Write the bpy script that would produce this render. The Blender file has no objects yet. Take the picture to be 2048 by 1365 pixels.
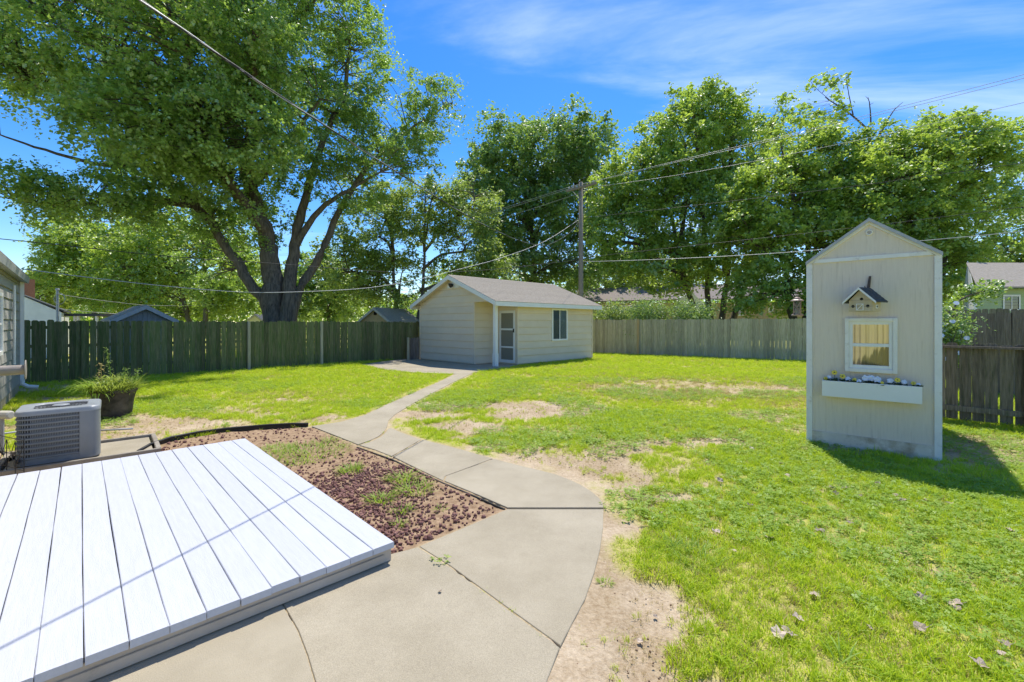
import bpy, bmesh, math, random
import numpy as np
from mathutils import Vector, Matrix
random.seed(7); RNG = np.random.default_rng(11)
SC = bpy.context.scene; COL = SC.collection
R = math.radians
# ------------------------------------------------------------------ camera, sky, sun, exposure
F = 893.0; CX = 1024.0; HY = 648.0; CAMH = 1.55          # focal length / horizon of the photo in its 2048 px frame
cam_d = bpy.data.cameras.new('camera'); cam = bpy.data.objects.new('camera', cam_d); COL.objects.link(cam)
cam.location = (0, 0, CAMH); cam.rotation_euler = (R(90), 0, 0)
cam_d.sensor_width = 36; cam_d.lens = 36 * F / 2048; cam_d.shift_y = -(682.5 - HY) / 2048
cam_d.clip_start = .05; cam_d.clip_end = 3000
SC.camera = cam
SUN_AZ, SUN_EL = 14.4, 64.0                                # degrees right of +Y, above the horizon
sd = Vector((math.sin(R(SUN_AZ)) * math.cos(R(SUN_EL)), math.cos(R(SUN_AZ)) * math.cos(R(SUN_EL)), math.sin(R(SUN_EL))))
sun_d = bpy.data.lights.new('sun', 'SUN'); sun = bpy.data.objects.new('sun', sun_d); COL.objects.link(sun)
sun_d.energy = 3.2; sun_d.angle = R(.53); sun_d.color = (1, .95, .86)
sun.rotation_euler = (-sd).to_track_quat('-Z', 'Y').to_euler(); sun.location = sd * 60
W = bpy.data.worlds.new('World'); SC.world = W; W.use_nodes = True
wn = W.node_tree; wn.nodes.clear(); wl = wn.links.new
def N(nt, typ, **kw):
    n = nt.nodes.new(typ)
    for k, v in kw.items():
        if k.startswith('i_'): n.inputs[k[2:].replace('_', ' ')].default_value = v
        else: setattr(n, k, v)
    return n
sky = N(wn, 'ShaderNodeTexSky', sky_type='NISHITA', sun_disc=False, sun_elevation=R(SUN_EL), sun_rotation=R(SUN_AZ), altitude=300, air_density=1.0, dust_density=.3, ozone_density=2.5)
hs = N(wn, 'ShaderNodeHueSaturation', i_Saturation=1.42, i_Value=.84, i_Hue=.508)
wl(sky.outputs[0], hs.inputs['Color'])
tc = N(wn, 'ShaderNodeTexCoord'); sep = N(wn, 'ShaderNodeSeparateXYZ'); wl(tc.outputs['Generated'], sep.inputs[0])
zc = N(wn, 'ShaderNodeMath', operation='MAXIMUM'); zc.inputs[1].default_value = .03; wl(sep.outputs['Z'], zc.inputs[0])
dx = N(wn, 'ShaderNodeMath', operation='DIVIDE'); wl(sep.outputs['X'], dx.inputs[0]); wl(zc.outputs[0], dx.inputs[1])
dy = N(wn, 'ShaderNodeMath', operation='DIVIDE'); wl(sep.outputs['Y'], dy.inputs[0]); wl(zc.outputs[0], dy.inputs[1])
cmb = N(wn, 'ShaderNodeCombineXYZ'); wl(dx.outputs[0], cmb.inputs[0]); wl(dy.outputs[0], cmb.inputs[1])
mp = N(wn, 'ShaderNodeMapping'); mp.inputs['Scale'].default_value = (.45, 1.15, 1); mp.inputs['Rotation'].default_value = (0, 0, R(16)); mp.inputs['Location'].default_value = (11.3, -2.1, 0); wl(cmb.outputs[0], mp.inputs[0])
n1 = N(wn, 'ShaderNodeTexNoise', i_Scale=1.0, i_Detail=10, i_Roughness=.58, i_Distortion=.5); wl(mp.outputs[0], n1.inputs['Vector'])
rp = N(wn, 'ShaderNodeValToRGB'); rp.color_ramp.elements[0].position = .49; rp.color_ramp.elements[1].position = .80; rp.color_ramp.interpolation = 'EASE'; bx_ = N(wn, 'ShaderNodeMapRange', i_From_Min=-1.5, i_From_Max=2.2, i_To_Min=-.10, i_To_Max=.085); wl(dx.outputs[0], bx_.inputs[0]); ba_ = N(wn, 'ShaderNodeMath', operation='ADD'); wl(n1.outputs[0], ba_.inputs[0]); wl(bx_.outputs[0], ba_.inputs[1]); wl(ba_.outputs[0], rp.inputs[0])
cm = N(wn, 'ShaderNodeMath', operation='MULTIPLY', use_clamp=True); cm.inputs[1].default_value = .62; wl(rp.outputs[0], cm.inputs[0])
mx = N(wn, 'ShaderNodeMix', data_type='RGBA'); wl(cm.outputs[0], mx.inputs[0]); wl(hs.outputs[0], mx.inputs[6]); mx.inputs[7].default_value = (4.6, 5.2, 6.4, 1)
bg = N(wn, 'ShaderNodeBackground', i_Strength=.145); wl(mx.outputs[2], bg.inputs[0])
wo = N(wn, 'ShaderNodeOutputWorld'); wl(bg.outputs[0], wo.inputs[0])
SC.view_settings.view_transform = 'Standard'; SC.view_settings.look = 'None'; SC.view_settings.gamma = 1; SC.view_settings.use_curve_mapping = False
SC.view_settings.exposure = .8
SC.cycles.use_denoising = True; SC.cycles.max_bounces = 10; SC.cycles.transparent_max_bounces = 8; SC.cycles.diffuse_bounces = 5; SC.cycles.sample_clamp_indirect = 8

# ------------------------------------------------------------------ helpers
def g(px, py, z=0.0):
    "where the view ray through a photo point meets the height z"
    y = F * (CAMH - z) / (py - HY); return ((px - CX) / F * y, y)
def at(px, py, y):
    return ((px - CX) / F * y, y, CAMH + (HY - py) / F * y)
OFF = {}
def T(name, label, cat, loc, group=None):
    o = bpy.data.objects.new(name, None); COL.objects.link(o); o.location = loc; o.empty_display_size = .2
    o['label'] = label; o['category'] = cat
    if group: o['group'] = group
    OFF[o] = Vector(loc); return o
def tag(o, label, cat, group=None):
    o['label'] = label; o['category'] = cat
    if group: o['group'] = group
    return o
class MB:
    def __init__(s): s.v = []; s.f = []
    def add(s, vs, fs):
        b = len(s.v); s.v += [tuple(p) for p in vs]; s.f += [tuple(i + b for i in f) for f in fs]; return s
    def box(s, c, size, ax=None):
        "box by centre; ax = (ux, uy) 2-D unit direction of its local x axis"
        x, y, z = (k / 2 for k in size); ux, uy = ax or (1, 0)
        vs = []
        for dz in (-z, z):
            for a, b in ((-x, -y), (x, -y), (x, y), (-x, y)):
                vs.append((c[0] + ux * a - uy * b, c[1] + uy * a + ux * b, c[2] + dz))
        return s.add(vs, [(3, 2, 1, 0), (4, 5, 6, 7), (0, 1, 5, 4), (1, 2, 6, 5), (2, 3, 7, 6), (3, 0, 4, 7)])
    def hexa(s, a, b):
        "8 points: bottom ring a (4), top ring b (4)"
        return s.add(list(a) + list(b), [(3, 2, 1, 0), (4, 5, 6, 7), (0, 1, 5, 4), (1, 2, 6, 5), (2, 3, 7, 6), (3, 0, 4, 7)])
    def prism(s, pts, fa, fb):
        "polygon pts mapped by fa (back) and fb (front) to 3-D"
        n = len(pts); vs = [fa(p) for p in pts] + [fb(p) for p in pts]
        return s.add(vs, [tuple(range(n - 1, -1, -1)), tuple(range(n, 2 * n))] + [(i, (i + 1) % n, n + (i + 1) % n, n + i) for i in range(n)])
    def tube(s, path, rad, n=8, cap=True):
        path = [Vector(p) for p in path]; k = len(path)
        if not hasattr(rad, '__len__'): rad = [rad] * k
        rings = []; up = Vector((.31, .17, .93)).normalized()
        for i, p in enumerate(path):
            t = (path[min(i + 1, k - 1)] - path[max(i - 1, 0)]).normalized()
            a = t.cross(up)
            if a.length < .05: a = t.cross(Vector((1, 0, 0)))
            a.normalize(); b = t.cross(a)
            rings.append([p + (a * math.cos(2 * math.pi * j / n) + b * math.sin(2 * math.pi * j / n)) * rad[i] for j in range(n)])
        vs = [q for r in rings for q in r]; fs = []
        for i in range(k - 1):
            for j in range(n): fs.append((i * n + j, i * n + (j + 1) % n, (i + 1) * n + (j + 1) % n, (i + 1) * n + j))
        if cap: fs += [tuple(range(n - 1, -1, -1)), tuple((k - 1) * n + j for j in range(n))]
        return s.add(vs, fs)
    def lathe(s, c, prof, n=20, axis=None):
        "prof: (r, h) pairs about the vertical, or about the 3-D unit axis"
        ax = Vector(axis or (0, 0, 1)); a = ax.orthogonal().normalized(); b = ax.cross(a); c = Vector(c); vs = []; k = len(prof)
        for r, h in prof:
            for j in range(n): vs.append(c + ax * h + (a * math.cos(2 * math.pi * j / n) + b * math.sin(2 * math.pi * j / n)) * r)
        fs = [(i * n + j, i * n + (j + 1) % n, (i + 1) * n + (j + 1) % n, (i + 1) * n + j) for i in range(k - 1) for j in range(n)]
        return s.add(vs, fs + [tuple(range(n - 1, -1, -1)), tuple((k - 1) * n + j for j in range(n))])
    def mesh(s, name, off=(0, 0, 0), smooth=False, bevel=0):
        me = bpy.data.meshes.new(name); me.from_pydata([(x - off[0], y - off[1], z - off[2]) for x, y, z in s.v], [], s.f)
        if bevel:
            bm = bmesh.new(); bm.from_mesh(me)
            bmesh.ops.bevel(bm, geom=[e for e in bm.edges if len(e.link_faces) == 2 and e.calc_face_angle(0) > .6], offset=bevel, segments=2, affect='EDGES', clamp_overlap=True)
            bm.to_mesh(me); bm.free()
        if smooth: me.shade_smooth()
        me.validate(); me.update(); return me
def root(o):
    while o.parent: o = o.parent
    return o
def part(name, mb, mat, parent=None, smooth=False, bevel=0):
    off = OFF.get(root(parent), Vector()) if parent else Vector()
    me = mb.mesh(name, off, smooth, bevel); me.materials.append(mat)
    o = bpy.data.objects.new(name, me); COL.objects.link(o); o.parent = parent
    return o
def struct(o): o['kind'] = 'structure'; return o
def inst(name, me, parent, M):
    o = bpy.data.objects.new(name, me); COL.objects.link(o); o.parent = parent
    off = OFF.get(root(parent), Vector()) if parent else Vector()
    o.matrix_local = Matrix.Translation(-off) @ M; return o
def smooth_sharp(o, ang=40):
    me = o.data; me.shade_smooth()
    me.attributes.new('sharp_edge', 'BOOLEAN', 'EDGE') if 'sharp_edge' not in me.attributes else None
    bm = bmesh.new(); bm.from_mesh(me)
    for e in bm.edges: e.smooth = len(e.link_faces) == 2 and e.calc_face_angle(0) < R(ang)
    bm.to_mesh(me); bm.free(); return o
# ------------------------------------------------------------------ materials (colour, grain, fine relief, wear)
def mat(name, c1, c2=None, scale=4, rough=.7, bump=0, bscale=60, stretch=(1, 1, 1), rnd=0, spec=.3, metal=0, detail=5, dirt=None, coord='Object', pos=(.35, .7), speck=0):
    m = bpy.data.materials.new(name); m.use_nodes = True; nt = m.node_tree; nt.nodes.clear(); L = nt.links.new
    out = N(nt, 'ShaderNodeOutputMaterial'); b = N(nt, 'ShaderNodeBsdfPrincipled', i_Roughness=rough, i_Metallic=metal)
    b.inputs['Specular IOR Level'].default_value = spec; L(b.outputs[0], out.inputs[0])
    tcn = N(nt, 'ShaderNodeTexCoord'); mpn = N(nt, 'ShaderNodeMapping'); mpn.inputs['Scale'].default_value = stretch
    oi = N(nt, 'ShaderNodeObjectInfo')
    if coord == 'Geo': ge = N(nt, 'ShaderNodeNewGeometry'); L(ge.outputs['Position'], mpn.inputs[0])
    else:
        ad = N(nt, 'ShaderNodeVectorMath', operation='ADD'); sc_ = N(nt, 'ShaderNodeVectorMath', operation='SCALE'); cb = N(nt, 'ShaderNodeCombineXYZ')
        for k in range(3): L(oi.outputs['Random'], cb.inputs[k])
        L(cb.outputs[0], sc_.inputs[0]); sc_.inputs['Scale'].default_value = 37.0
        L(tcn.outputs['Object'], ad.inputs[0]); L(sc_.outputs[0], ad.inputs[1]); L(ad.outputs[0], mpn.inputs[0])
    col = None
    no = N(nt, 'ShaderNodeTexNoise', i_Scale=scale, i_Detail=detail, i_Roughness=.62); L(mpn.outputs[0], no.inputs['Vector'])
    rr = N(nt, 'ShaderNodeValToRGB'); e = rr.color_ramp.elements
    e[0].position, e[1].position = pos; e[0].color = (*c1, 1); e[1].color = (*(c2 or c1), 1); L(no.outputs[0], rr.inputs[0]); col = rr.outputs[0]
    if dirt:
        dcol, dscale, lo, hi = dirt
        dn = N(nt, 'ShaderNodeTexNoise', i_Scale=dscale, i_Detail=8, i_Roughness=.7); L(mpn.outputs[0], dn.inputs['Vector'])
        dr = N(nt, 'ShaderNodeMapRange', i_From_Min=lo, i_From_Max=hi); L(dn.outputs[0], dr.inputs[0])
        dm = N(nt, 'ShaderNodeMix', data_type='RGBA'); L(dr.outputs[0], dm.inputs[0]); L(col, dm.inputs[6]); dm.inputs[7].default_value = (*dcol, 1); col = dm.outputs[2]
    if speck:
        sn = N(nt, 'ShaderNodeTexNoise', i_Scale=260, i_Detail=3, i_Roughness=.7); L(mpn.outputs[0], sn.inputs['Vector'])
        sr = N(nt, 'ShaderNodeMapRange', i_From_Min=.3, i_From_Max=.7, i_To_Min=1 - speck, i_To_Max=1 + speck); L(sn.outputs[0], sr.inputs[0])
        s2 = N(nt, 'ShaderNodeTexNoise', i_Scale=900, i_Detail=1); L(mpn.outputs[0], s2.inputs['Vector'])
        sq = N(nt, 'ShaderNodeMapRange', i_From_Min=.62, i_From_Max=.7, i_To_Min=1, i_To_Max=.72); L(s2.outputs[0], sq.inputs[0]); smu = N(nt, 'ShaderNodeMath', operation='MULTIPLY'); L(sr.outputs[0], smu.inputs[0]); L(sq.outputs[0], smu.inputs[1])
        sh_ = N(nt, 'ShaderNodeHueSaturation'); L(smu.outputs[0], sh_.inputs['Value']); L(col, sh_.inputs['Color']); col = sh_.outputs[0]
    if rnd:
        hv = N(nt, 'ShaderNodeHueSaturation'); mr = N(nt, 'ShaderNodeMapRange', i_To_Min=1 - rnd, i_To_Max=1 + rnd); L(oi.outputs['Random'], mr.inputs[0]); L(mr.outputs[0], hv.inputs['Value']); L(col, hv.inputs['Color']); col = hv.outputs[0]
    L(col, b.inputs['Base Color'])
    if bump:
        bn = N(nt, 'ShaderNodeTexNoise', i_Scale=bscale, i_Detail=6, i_Roughness=.65); L(mpn.outputs[0], bn.inputs['Vector'])
        bp = N(nt, 'ShaderNodeBump', i_Strength=bump, i_Distance=.02); L(bn.outputs[0], bp.inputs['Height']); L(bp.outputs[0], b.inputs['Normal'])
    return m
def leafmat(name, c_lo, c_hi, trans, tmix=.45, gloss=.06):
    m = bpy.data.materials.new(name); m.use_nodes = True; nt = m.node_tree; nt.nodes.clear(); L = nt.links.new
    out = N(nt, 'ShaderNodeOutputMaterial'); at_ = N(nt, 'ShaderNodeAttribute', attribute_name='tint'); oi = N(nt, 'ShaderNodeObjectInfo')
    sm = N(nt, 'ShaderNodeMath', operation='ADD'); L(at_.outputs['Fac'], sm.inputs[0]); ms = N(nt, 'ShaderNodeMath', operation='MULTIPLY_ADD'); L(oi.outputs['Random'], ms.inputs[0]); ms.inputs[1].default_value = .35; ms.inputs[2].default_value = -.17; L(ms.outputs[0], sm.inputs[1])
    mc = N(nt, 'ShaderNodeMix', data_type='RGBA', clamp_factor=True); L(sm.outputs[0], mc.inputs[0]); mc.inputs[6].default_value = (*c_lo, 1); mc.inputs[7].default_value = (*c_hi, 1)
    mt = N(nt, 'ShaderNodeMix', data_type='RGBA'); mt.inputs[0].default_value = .6; L(mc.outputs[2], mt.inputs[6]); mt.inputs[7].default_value = (*trans, 1)
    d = N(nt, 'ShaderNodeBsdfDiffuse'); L(mc.outputs[2], d.inputs[0]); t = N(nt, 'ShaderNodeBsdfTranslucent'); L(mt.outputs[2], t.inputs[0])
    x = N(nt, 'ShaderNodeMixShader'); x.inputs[0].default_value = tmix; L(d.outputs[0], x.inputs[1]); L(t.outputs[0], x.inputs[2])
    gl = N(nt, 'ShaderNodeBsdfGlossy', i_Roughness=.45); gl.inputs[0].default_value = (1, 1, 1, 1)
    x2 = N(nt, 'ShaderNodeMixShader'); x2.inputs[0].default_value = gloss; L(x.outputs[0], x2.inputs[1]); L(gl.outputs[0], x2.inputs[2]); L(x2.outputs[0], out.inputs[0])
    return m
def glassmat(name, tint=(.55, .62, .62), alpha=.35):
    m = bpy.data.materials.new(name); m.use_nodes = True; nt = m.node_tree; nt.nodes.clear(); L = nt.links.new
    out = N(nt, 'ShaderNodeOutputMaterial'); tr = N(nt, 'ShaderNodeBsdfTransparent'); tr.inputs[0].default_value = (*tint, 1)
    gl = N(nt, 'ShaderNodeBsdfGlossy', i_Roughness=.03); fr = N(nt, 'ShaderNodeFresnel', i_IOR=1.5)
    mr = N(nt, 'ShaderNodeMapRange', i_To_Min=.08, i_To_Max=.95); L(fr.outputs[0], mr.inputs[0])
    x = N(nt, 'ShaderNodeMixShader'); L(mr.outputs[0], x.inputs[0]); L(tr.outputs[0], x.inputs[1]); L(gl.outputs[0], x.inputs[2]); L(x.outputs[0], out.inputs[0]); return m
M = {}
M['concrete'] = mat('concrete', (.36, .31, .218), (.45, .392, .285), 1.6, .88, .3, 180, dirt=((.29, .245, .165), 1.3, .54, .90), coord='Geo', speck=.26)
M['deck'] = mat('deck_paint', (.53, .545, .60), (.58, .595, .65), 5, .55, .25, 30, stretch=(1, 12, 12), rnd=.03, dirt=((.42, .41, .42), 9, .62, .80))
M['deck_side'] = mat('deck_fascia_paint', (.46, .395, .32), (.55, .48, .40), 5, .7, .2, 50, dirt=((.20, .16, .115), 3, .58, .82), coord='Geo')
M['white'] = mat('white_paint', (.78, .77, .73), (.83, .82, .79), 3, .5, .06, 60, dirt=((.45, .42, .36), 6, .62, .85), coord='Geo')
M['trim_old'] = mat('old_white_trim', (.76, .73, .67), (.82, .80, .76), 6, .6, .15, 60, dirt=((.48, .41, .33), 9, .57, .8), coord='Geo')
M['base_board'] = mat('muddy_base_board', (.66, .57, .44), (.74, .66, .55), 6, .7, .2, 60, dirt=((.34, .25, .15), 4, .46, .70), coord='Geo')
M['tan'] = mat('tan_siding', (.70, .59, .435), (.755, .645, .485), 1.5, .7, .06, 25, rnd=.03)
M['tan_ply'] = mat('tan_plywood', (.71, .61, .49), (.76, .66, .535), 6, .65, .25, 30, stretch=(9, 9, .6), dirt=((.54, .45, .34), 4, .55, .8), coord='Geo')
M['house'] = mat('house_siding', (.36, .345, .31), (.42, .40, .36), 2, .7, .08, 30, rnd=.03)
M['shingle'] = mat('roof_shingle', (.27, .235, .188), (.39, .342, .275), 14, .9, .5, 60, coord='Geo', rnd=.04)
M['shingle_dark'] = mat('dark_shingle', (.045, .05, .055), (.10, .105, .11), 30, .85, .5, 90, coord='Geo')
M['fence_green'] = mat('mossy_fence', (.12, .125, .055), (.23, .22, .115), 3, .9, .5, 25, stretch=(14, 14, 1.2), rnd=.3, dirt=((.075, .13, .03), 1.4, .42, .68))
M['fence_grey'] = mat('weathered_fence', (.34, .305, .205), (.54, .49, .345), 3, .9, .5, 25, stretch=(14, 14, 1.1), rnd=.2, dirt=((.29, .30, .14), 1.8, .50, .72))
M['fence_brown'] = mat('brown_weathered_fence', (.13, .105, .082), (.25, .21, .175), 3, .9, .5, 25, stretch=(16, 16, 1), rnd=.16)
M['fence_dark'] = mat('dark_fence', (.135, .12, .09), (.27, .24, .185), 3, .9, .5, 25, stretch=(14, 14, 1), rnd=.18, dirt=((.05, .07, .025), 2, .5, .75))
M['post_new'] = mat('fresh_post', (.42, .30, .15), (.5, .37, .2), 4, .8, .3, 30, stretch=(10, 10, 1))
M['bark'] = mat('bark', (.08, .066, .05), (.21, .175, .135), 5, .95, 1.0, 16, stretch=(3, 3, .5), coord='Geo')
M['bark_pale'] = mat('pale_bark', (.14, .12, .09), (.28, .25, .20), 5, .9, .8, 16, stretch=(3, 3, .5), coord='Geo')
M['pole'] = mat('pole_wood', (.20, .17, .135), (.33, .29, .24), 6, .9, .5, 20, stretch=(8, 8, .6), coord='Geo')
M['wire'] = mat('wire_black', (.03, .03, .033), rough=.5); M['wire_grey'] = mat('wire_aluminium', (.38, .39, .40), rough=.45, metal=.3)
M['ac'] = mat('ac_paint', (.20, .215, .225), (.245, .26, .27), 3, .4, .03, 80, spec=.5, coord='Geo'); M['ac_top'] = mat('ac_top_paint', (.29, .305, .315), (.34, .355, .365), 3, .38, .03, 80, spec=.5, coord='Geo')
M['ac_dark'] = mat('ac_coil', (.06, .063, .066), (.09, .092, .095), 30, .6, coord='Geo')
M['black'] = mat('black_plastic', (.02, .02, .02), (.035, .033, .03), 8, .55, .1, 40, coord='Geo'); M['grey_pvc'] = mat('grey_pipe', (.35, .36, .37), (.45, .46, .47), 8, .5, coord='Geo')
M['reel'] = mat('reel_plastic', (.36, .315, .28), (.42, .37, .33), 4, .5, coord='Geo'); M['cream'] = mat('cream_plastic', (.58, .54, .44), (.64, .6, .5), 5, .5, coord='Geo')
M['pot'] = mat('pot_plastic', (.035, .03, .027), (.14, .115, .09), 6, .7, .2, 30, coord='Geo')
M['soil'] = mat('soil', (.10, .07, .045), (.17, .12, .075), 20, .95, .6, 60, coord='Geo')
M['crumb'] = mat('soil_crumb', (.20, .125, .075), (.34, .225, .14), 25, .95, coord='Geo'); M['lava'] = mat('lava_rock', (.17, .08, .066), (.39, .215, .17), 9, .95, .8, 50, coord='Geo')
M['timber'] = mat('pad_timber', (.26, .225, .175), (.38, .34, .28), 5, .9, .4, 30, coord='Geo')
M['wood_pale'] = mat('birdhouse_wood', (.50, .40, .25), (.60, .50, .34), 12, .8, .2, 40, coord='Geo')
M['rust'] = mat('rusty_iron', (.07, .05, .042), (.14, .10, .08), 30, .7, .3, 60, coord='Geo'); M['void'] = mat('dark_hole', (.012, .011, .01), rough=.9)
M['bronze'] = mat('lantern_bronze', (.32, .25, .21), (.42, .34, .29), 12, .5, .1, 50, metal=.3, coord='Geo'); M['candle'] = mat('candle_wax', (.75, .72, .65), rough=.5)
M['curtain'] = leafmat('yellow_curtain', (.82, .72, .40), (.88, .80, .52), (.97, .86, .45), .68, 0); M['added_panel'] = glassmat('clear_added_panel', (.85, .87, .88))
M['blind'] = mat('blind', (.68, .72, .75), (.76, .8, .82), 4, .6, coord='Geo'); M['room_pale'] = mat('pale_room_backing', (.20, .24, .26), (.26, .30, .32), 3, .8, coord='Geo'); M['room'] = mat('dim_room', (.10, .10, .09), rough=.9); M['screen'] = mat('door_screen', (.21, .20, .155), (.25, .24, .19), 40, .75, coord='Geo')  # room backing sheets carry the room's dimness in their colour
M['glass'] = glassmat('window_glass'); M['glass_clear'] = glassmat('clear_glass', (.92, .94, .93)); M['petal_y'] = mat('yellow_petal', (.80, .60, .05), (.85, .68, .12), 40, .7, coord='Geo'); M['petal_w'] = mat('white_petal', (.72, .74, .80), (.82, .83, .86), 30, .7, coord='Geo')
M['petal_leaf'] = mat('artificial_leaf', (.03, .06, .025), (.07, .11, .045), 20, .6, coord='Geo')
M['nb_white'] = mat('white_siding', (.66, .68, .68), (.74, .76, .76), 2, .6, coord='Geo'); M['nb_green'] = mat('pale_green_siding', (.36, .45, .24), (.42, .51, .29), 2, .7, coord='Geo'); M['nb_tan'] = mat('tan_stucco', (.40, .31, .19), (.48, .385, .25), 3, .8, .1, 40, coord='Geo')
M['nb_grey'] = mat('grey_boards', (.20, .21, .215), (.27, .28, .285), 4, .8, .2, 30, stretch=(8, 8, 1), coord='Geo'); M['roof_brown'] = mat('brown_shingle', (.20, .165, .145), (.31, .265, .24), 12, .9, .4, 60, coord='Geo'); M['brick'] = mat('chimney_brick', (.25, .12, .09), (.33, .17, .12), 12, .9, .3, 40, coord='Geo')
M['leaf_dead'] = mat('dead_leaf', (.32, .23, .15), (.62, .53, .43), 9, .8, .2, 60, rnd=.4)
M['lf_maple'] = leafmat('maple_leaf', (.105, .21, .07), (.31, .47, .11), (.54, .76, .07), .5, .09)
M['lf_dark'] = leafmat('dark_leaf', (.085, .18, .065), (.25, .39, .10), (.46, .66, .07), .5, .09)
M['lf_light'] = leafmat('light_leaf', (.17, .27, .07), (.35, .47, .13), (.56, .70, .09), .5, .07)
M['lf_mid'] = leafmat('mid_leaf', (.17, .31, .065), (.42, .56, .11), (.64, .80, .07), .52, .08)
M['lf_shrub'] = leafmat('shrub_leaf', (.13, .25, .06), (.31, .45, .12), (.46, .62, .08), .45, .06)
M['lf_yellow'] = leafmat('yellow_green_leaf', (.22, .30, .055), (.36, .44, .10), (.55, .65, .09), .5, .03)
M['grass'] = leafmat('grass_blade', (.31, .47, .026), (.60, .68, .06), (.78, .92, .03), .42, .015)
M['straw'] = leafmat('dry_grass_blade', (.46, .37, .14), (.64, .53, .25), (.6, .52, .2), .3, .01)
M['weed'] = leafmat('weed_blade', (.21, .35, .045), (.40, .53, .10), (.54, .70, .06), .42, .015)
# ------------------------------------------------------------------ ground, paths, deck, planting bed
def vnoise(x, y, seed=0):
    xi = np.floor(x).astype(np.int64); yi = np.floor(y).astype(np.int64); xf = x - xi; yf = y - yi
    def h(a, b):
        n = (a * 374761393 + b * 668265263 + seed * 974711) & 0x7fffffff
        n = ((n ^ (n >> 13)) * 1274126177) & 0x7fffffff
        return ((n ^ (n >> 16)) & 0xffff) / 65535.0
    u = xf * xf * (3 - 2 * xf); v = yf * yf * (3 - 2 * yf)
    return (h(xi, yi) * (1 - u) + h(xi + 1, yi) * u) * (1 - v) + (h(xi, yi + 1) * (1 - u) + h(xi + 1, yi + 1) * u) * v
def fbm(x, y, seed=0, o=4):
    t = 0; a = .5; s = 0
    for k in range(o): t = t + a * vnoise(x * 2 ** k, y * 2 ** k, seed + k); s += a; a *= .55
    return t / s
def inpoly(x, y, poly):
    c = np.zeros(x.shape, bool); n = len(poly)
    for i in range(n):
        x1, y1 = poly[i]; x2, y2 = poly[i - 1]
        with np.errstate(divide='ignore', invalid='ignore'):
            c ^= ((y1 > y) != (y2 > y)) & (x < (x2 - x1) * (y - y1) / (y2 - y1 + 1e-12) + x1)
    return c
def distpoly(x, y, poly):
    d = np.full(x.shape, 1e9); n = len(poly)
    for i in range(n):
        x1, y1 = poly[i]; x2, y2 = poly[(i + 1) % n]; ex, ey = x2 - x1, y2 - y1
        t = np.clip(((x - x1) * ex + (y - y1) * ey) / (ex * ex + ey * ey + 1e-12), 0, 1)
        d = np.minimum(d, np.hypot(x - x1 - t * ex, y - y1 - t * ey))
    return d
P = lambda *pts: [g(*p) for p in pts]
# walkway slabs, outlines read on the ground plane
SLABS = [
    P((-600, 2400), (600, 2400), (647, 1440), (629, 1365), (613, 1310), (595, 1262), (566, 1212), (540, 1180), (300, 1250), (-600, 1700)) ,
    P((618, 2400), (940, 2400), (1085, 1385), (1092, 1365), (1119, 1294), (1000, 1207), (900, 1134), (836, 1094), (785, 1107), (700, 1120), (545, 1180), (569, 1211), (597, 1260), (616, 1310), (632, 1365), (650, 1440)),
    P((839, 1092), (903, 1132), (1003, 1205), (1121, 1290), (1147, 1240), (1170, 1197), (1188, 1145), (1200, 1098), (1206, 1055), (1207, 1018), (1015, 1018), (925, 1056)),
    P((1015, 1015), (1207, 1015), (1205, 1005), (1199, 997), (1183, 983), (1162, 970), (1138, 959), (1112, 949), (1076, 940), (1038, 931), (988, 918), (893, 952), (889, 962), (955, 989)),
    P((886, 961), (890, 952), (985, 917), (930, 901), (852, 881), (845, 880), (786, 913), (835, 937)),
    P((783, 912), (842, 879), (806, 866), (781, 856), (776, 858), (772, 864), (762, 873), (745, 882), (719, 890), (750, 899)),
    P((716, 889), (742, 880), (758, 872), (768, 863), (773, 855), (775, 850), (777, 841), (790, 829), (816, 813), (865, 786), (902, 767), (944, 747), (912, 748), (877, 765), (816, 791), (777, 808), (731, 830), (686, 843), (655, 848), (624, 853), (668, 870)),
]
SH = {'c0': Vector((-.60, 16.10)), 'd': Vector((.717, .697)), 'b': Vector((-.697, .717)), 'w': 4.9, 'l': 5.85}
def shp(t, s): v = SH['c0'] + SH['d'] * t + SH['b'] * s; return (v.x, v.y)
PATIO = P((723, 729), (775, 740), (828, 745), (910, 748), (944, 746.5), (960, 743)) + [shp(.25, -.35), shp(1.2, -.1), shp(1.2, 5.1), shp(-.05, 5.9)]
D0 = Vector((-.77, 2.915)); E1 = Vector((-.695, .719)); E2 = Vector((-.719, -.695))          # deck corner, plank direction, across
NB = 17; BW = .1475; DZ = .13; DL = 3.655
def dk(a, b): v = D0 + E1 * a + E2 * b; return (v.x, v.y)
DECK = [dk(0, 0), dk(DL, 0), dk(DL, 2.55), dk(0, 2.55)]
BED = [dk(DL - .03, .9)] + P((283, 905), (340, 880), (450, 862), (615, 852), (624, 853), (668, 870), (717, 892), (786, 916), (889, 963), (955, 990), (1015, 1017), (925, 1056), (837, 1093), (786, 1111)) + [dk(-.0, .02), dk(1, .02)]
HN = Vector((.719, .695)); HD = Vector((.695, -.719)); HC = Vector((-11.5, 10.4))             # house wall: outward normal, direction, far corner
ACC = Vector((-5.22, 5.17)); ACX = (math.cos(R(42)), math.sin(R(42)))
def acp(a, b): return (ACC.x + ACX[0] * a - ACX[1] * b, ACC.y + ACX[1] * a + ACX[0] * b)
PAD = [acp(-.46, -.44), acp(.86, -.44), acp(.86, .5), acp(-.46, .5)]
HOUSE = [(HC.x, HC.y), (HC + HD * 18).to_tuple(), (HC + HD * 18 - HN * 8).to_tuple(), (HC - HN * 8).to_tuple()]
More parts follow.
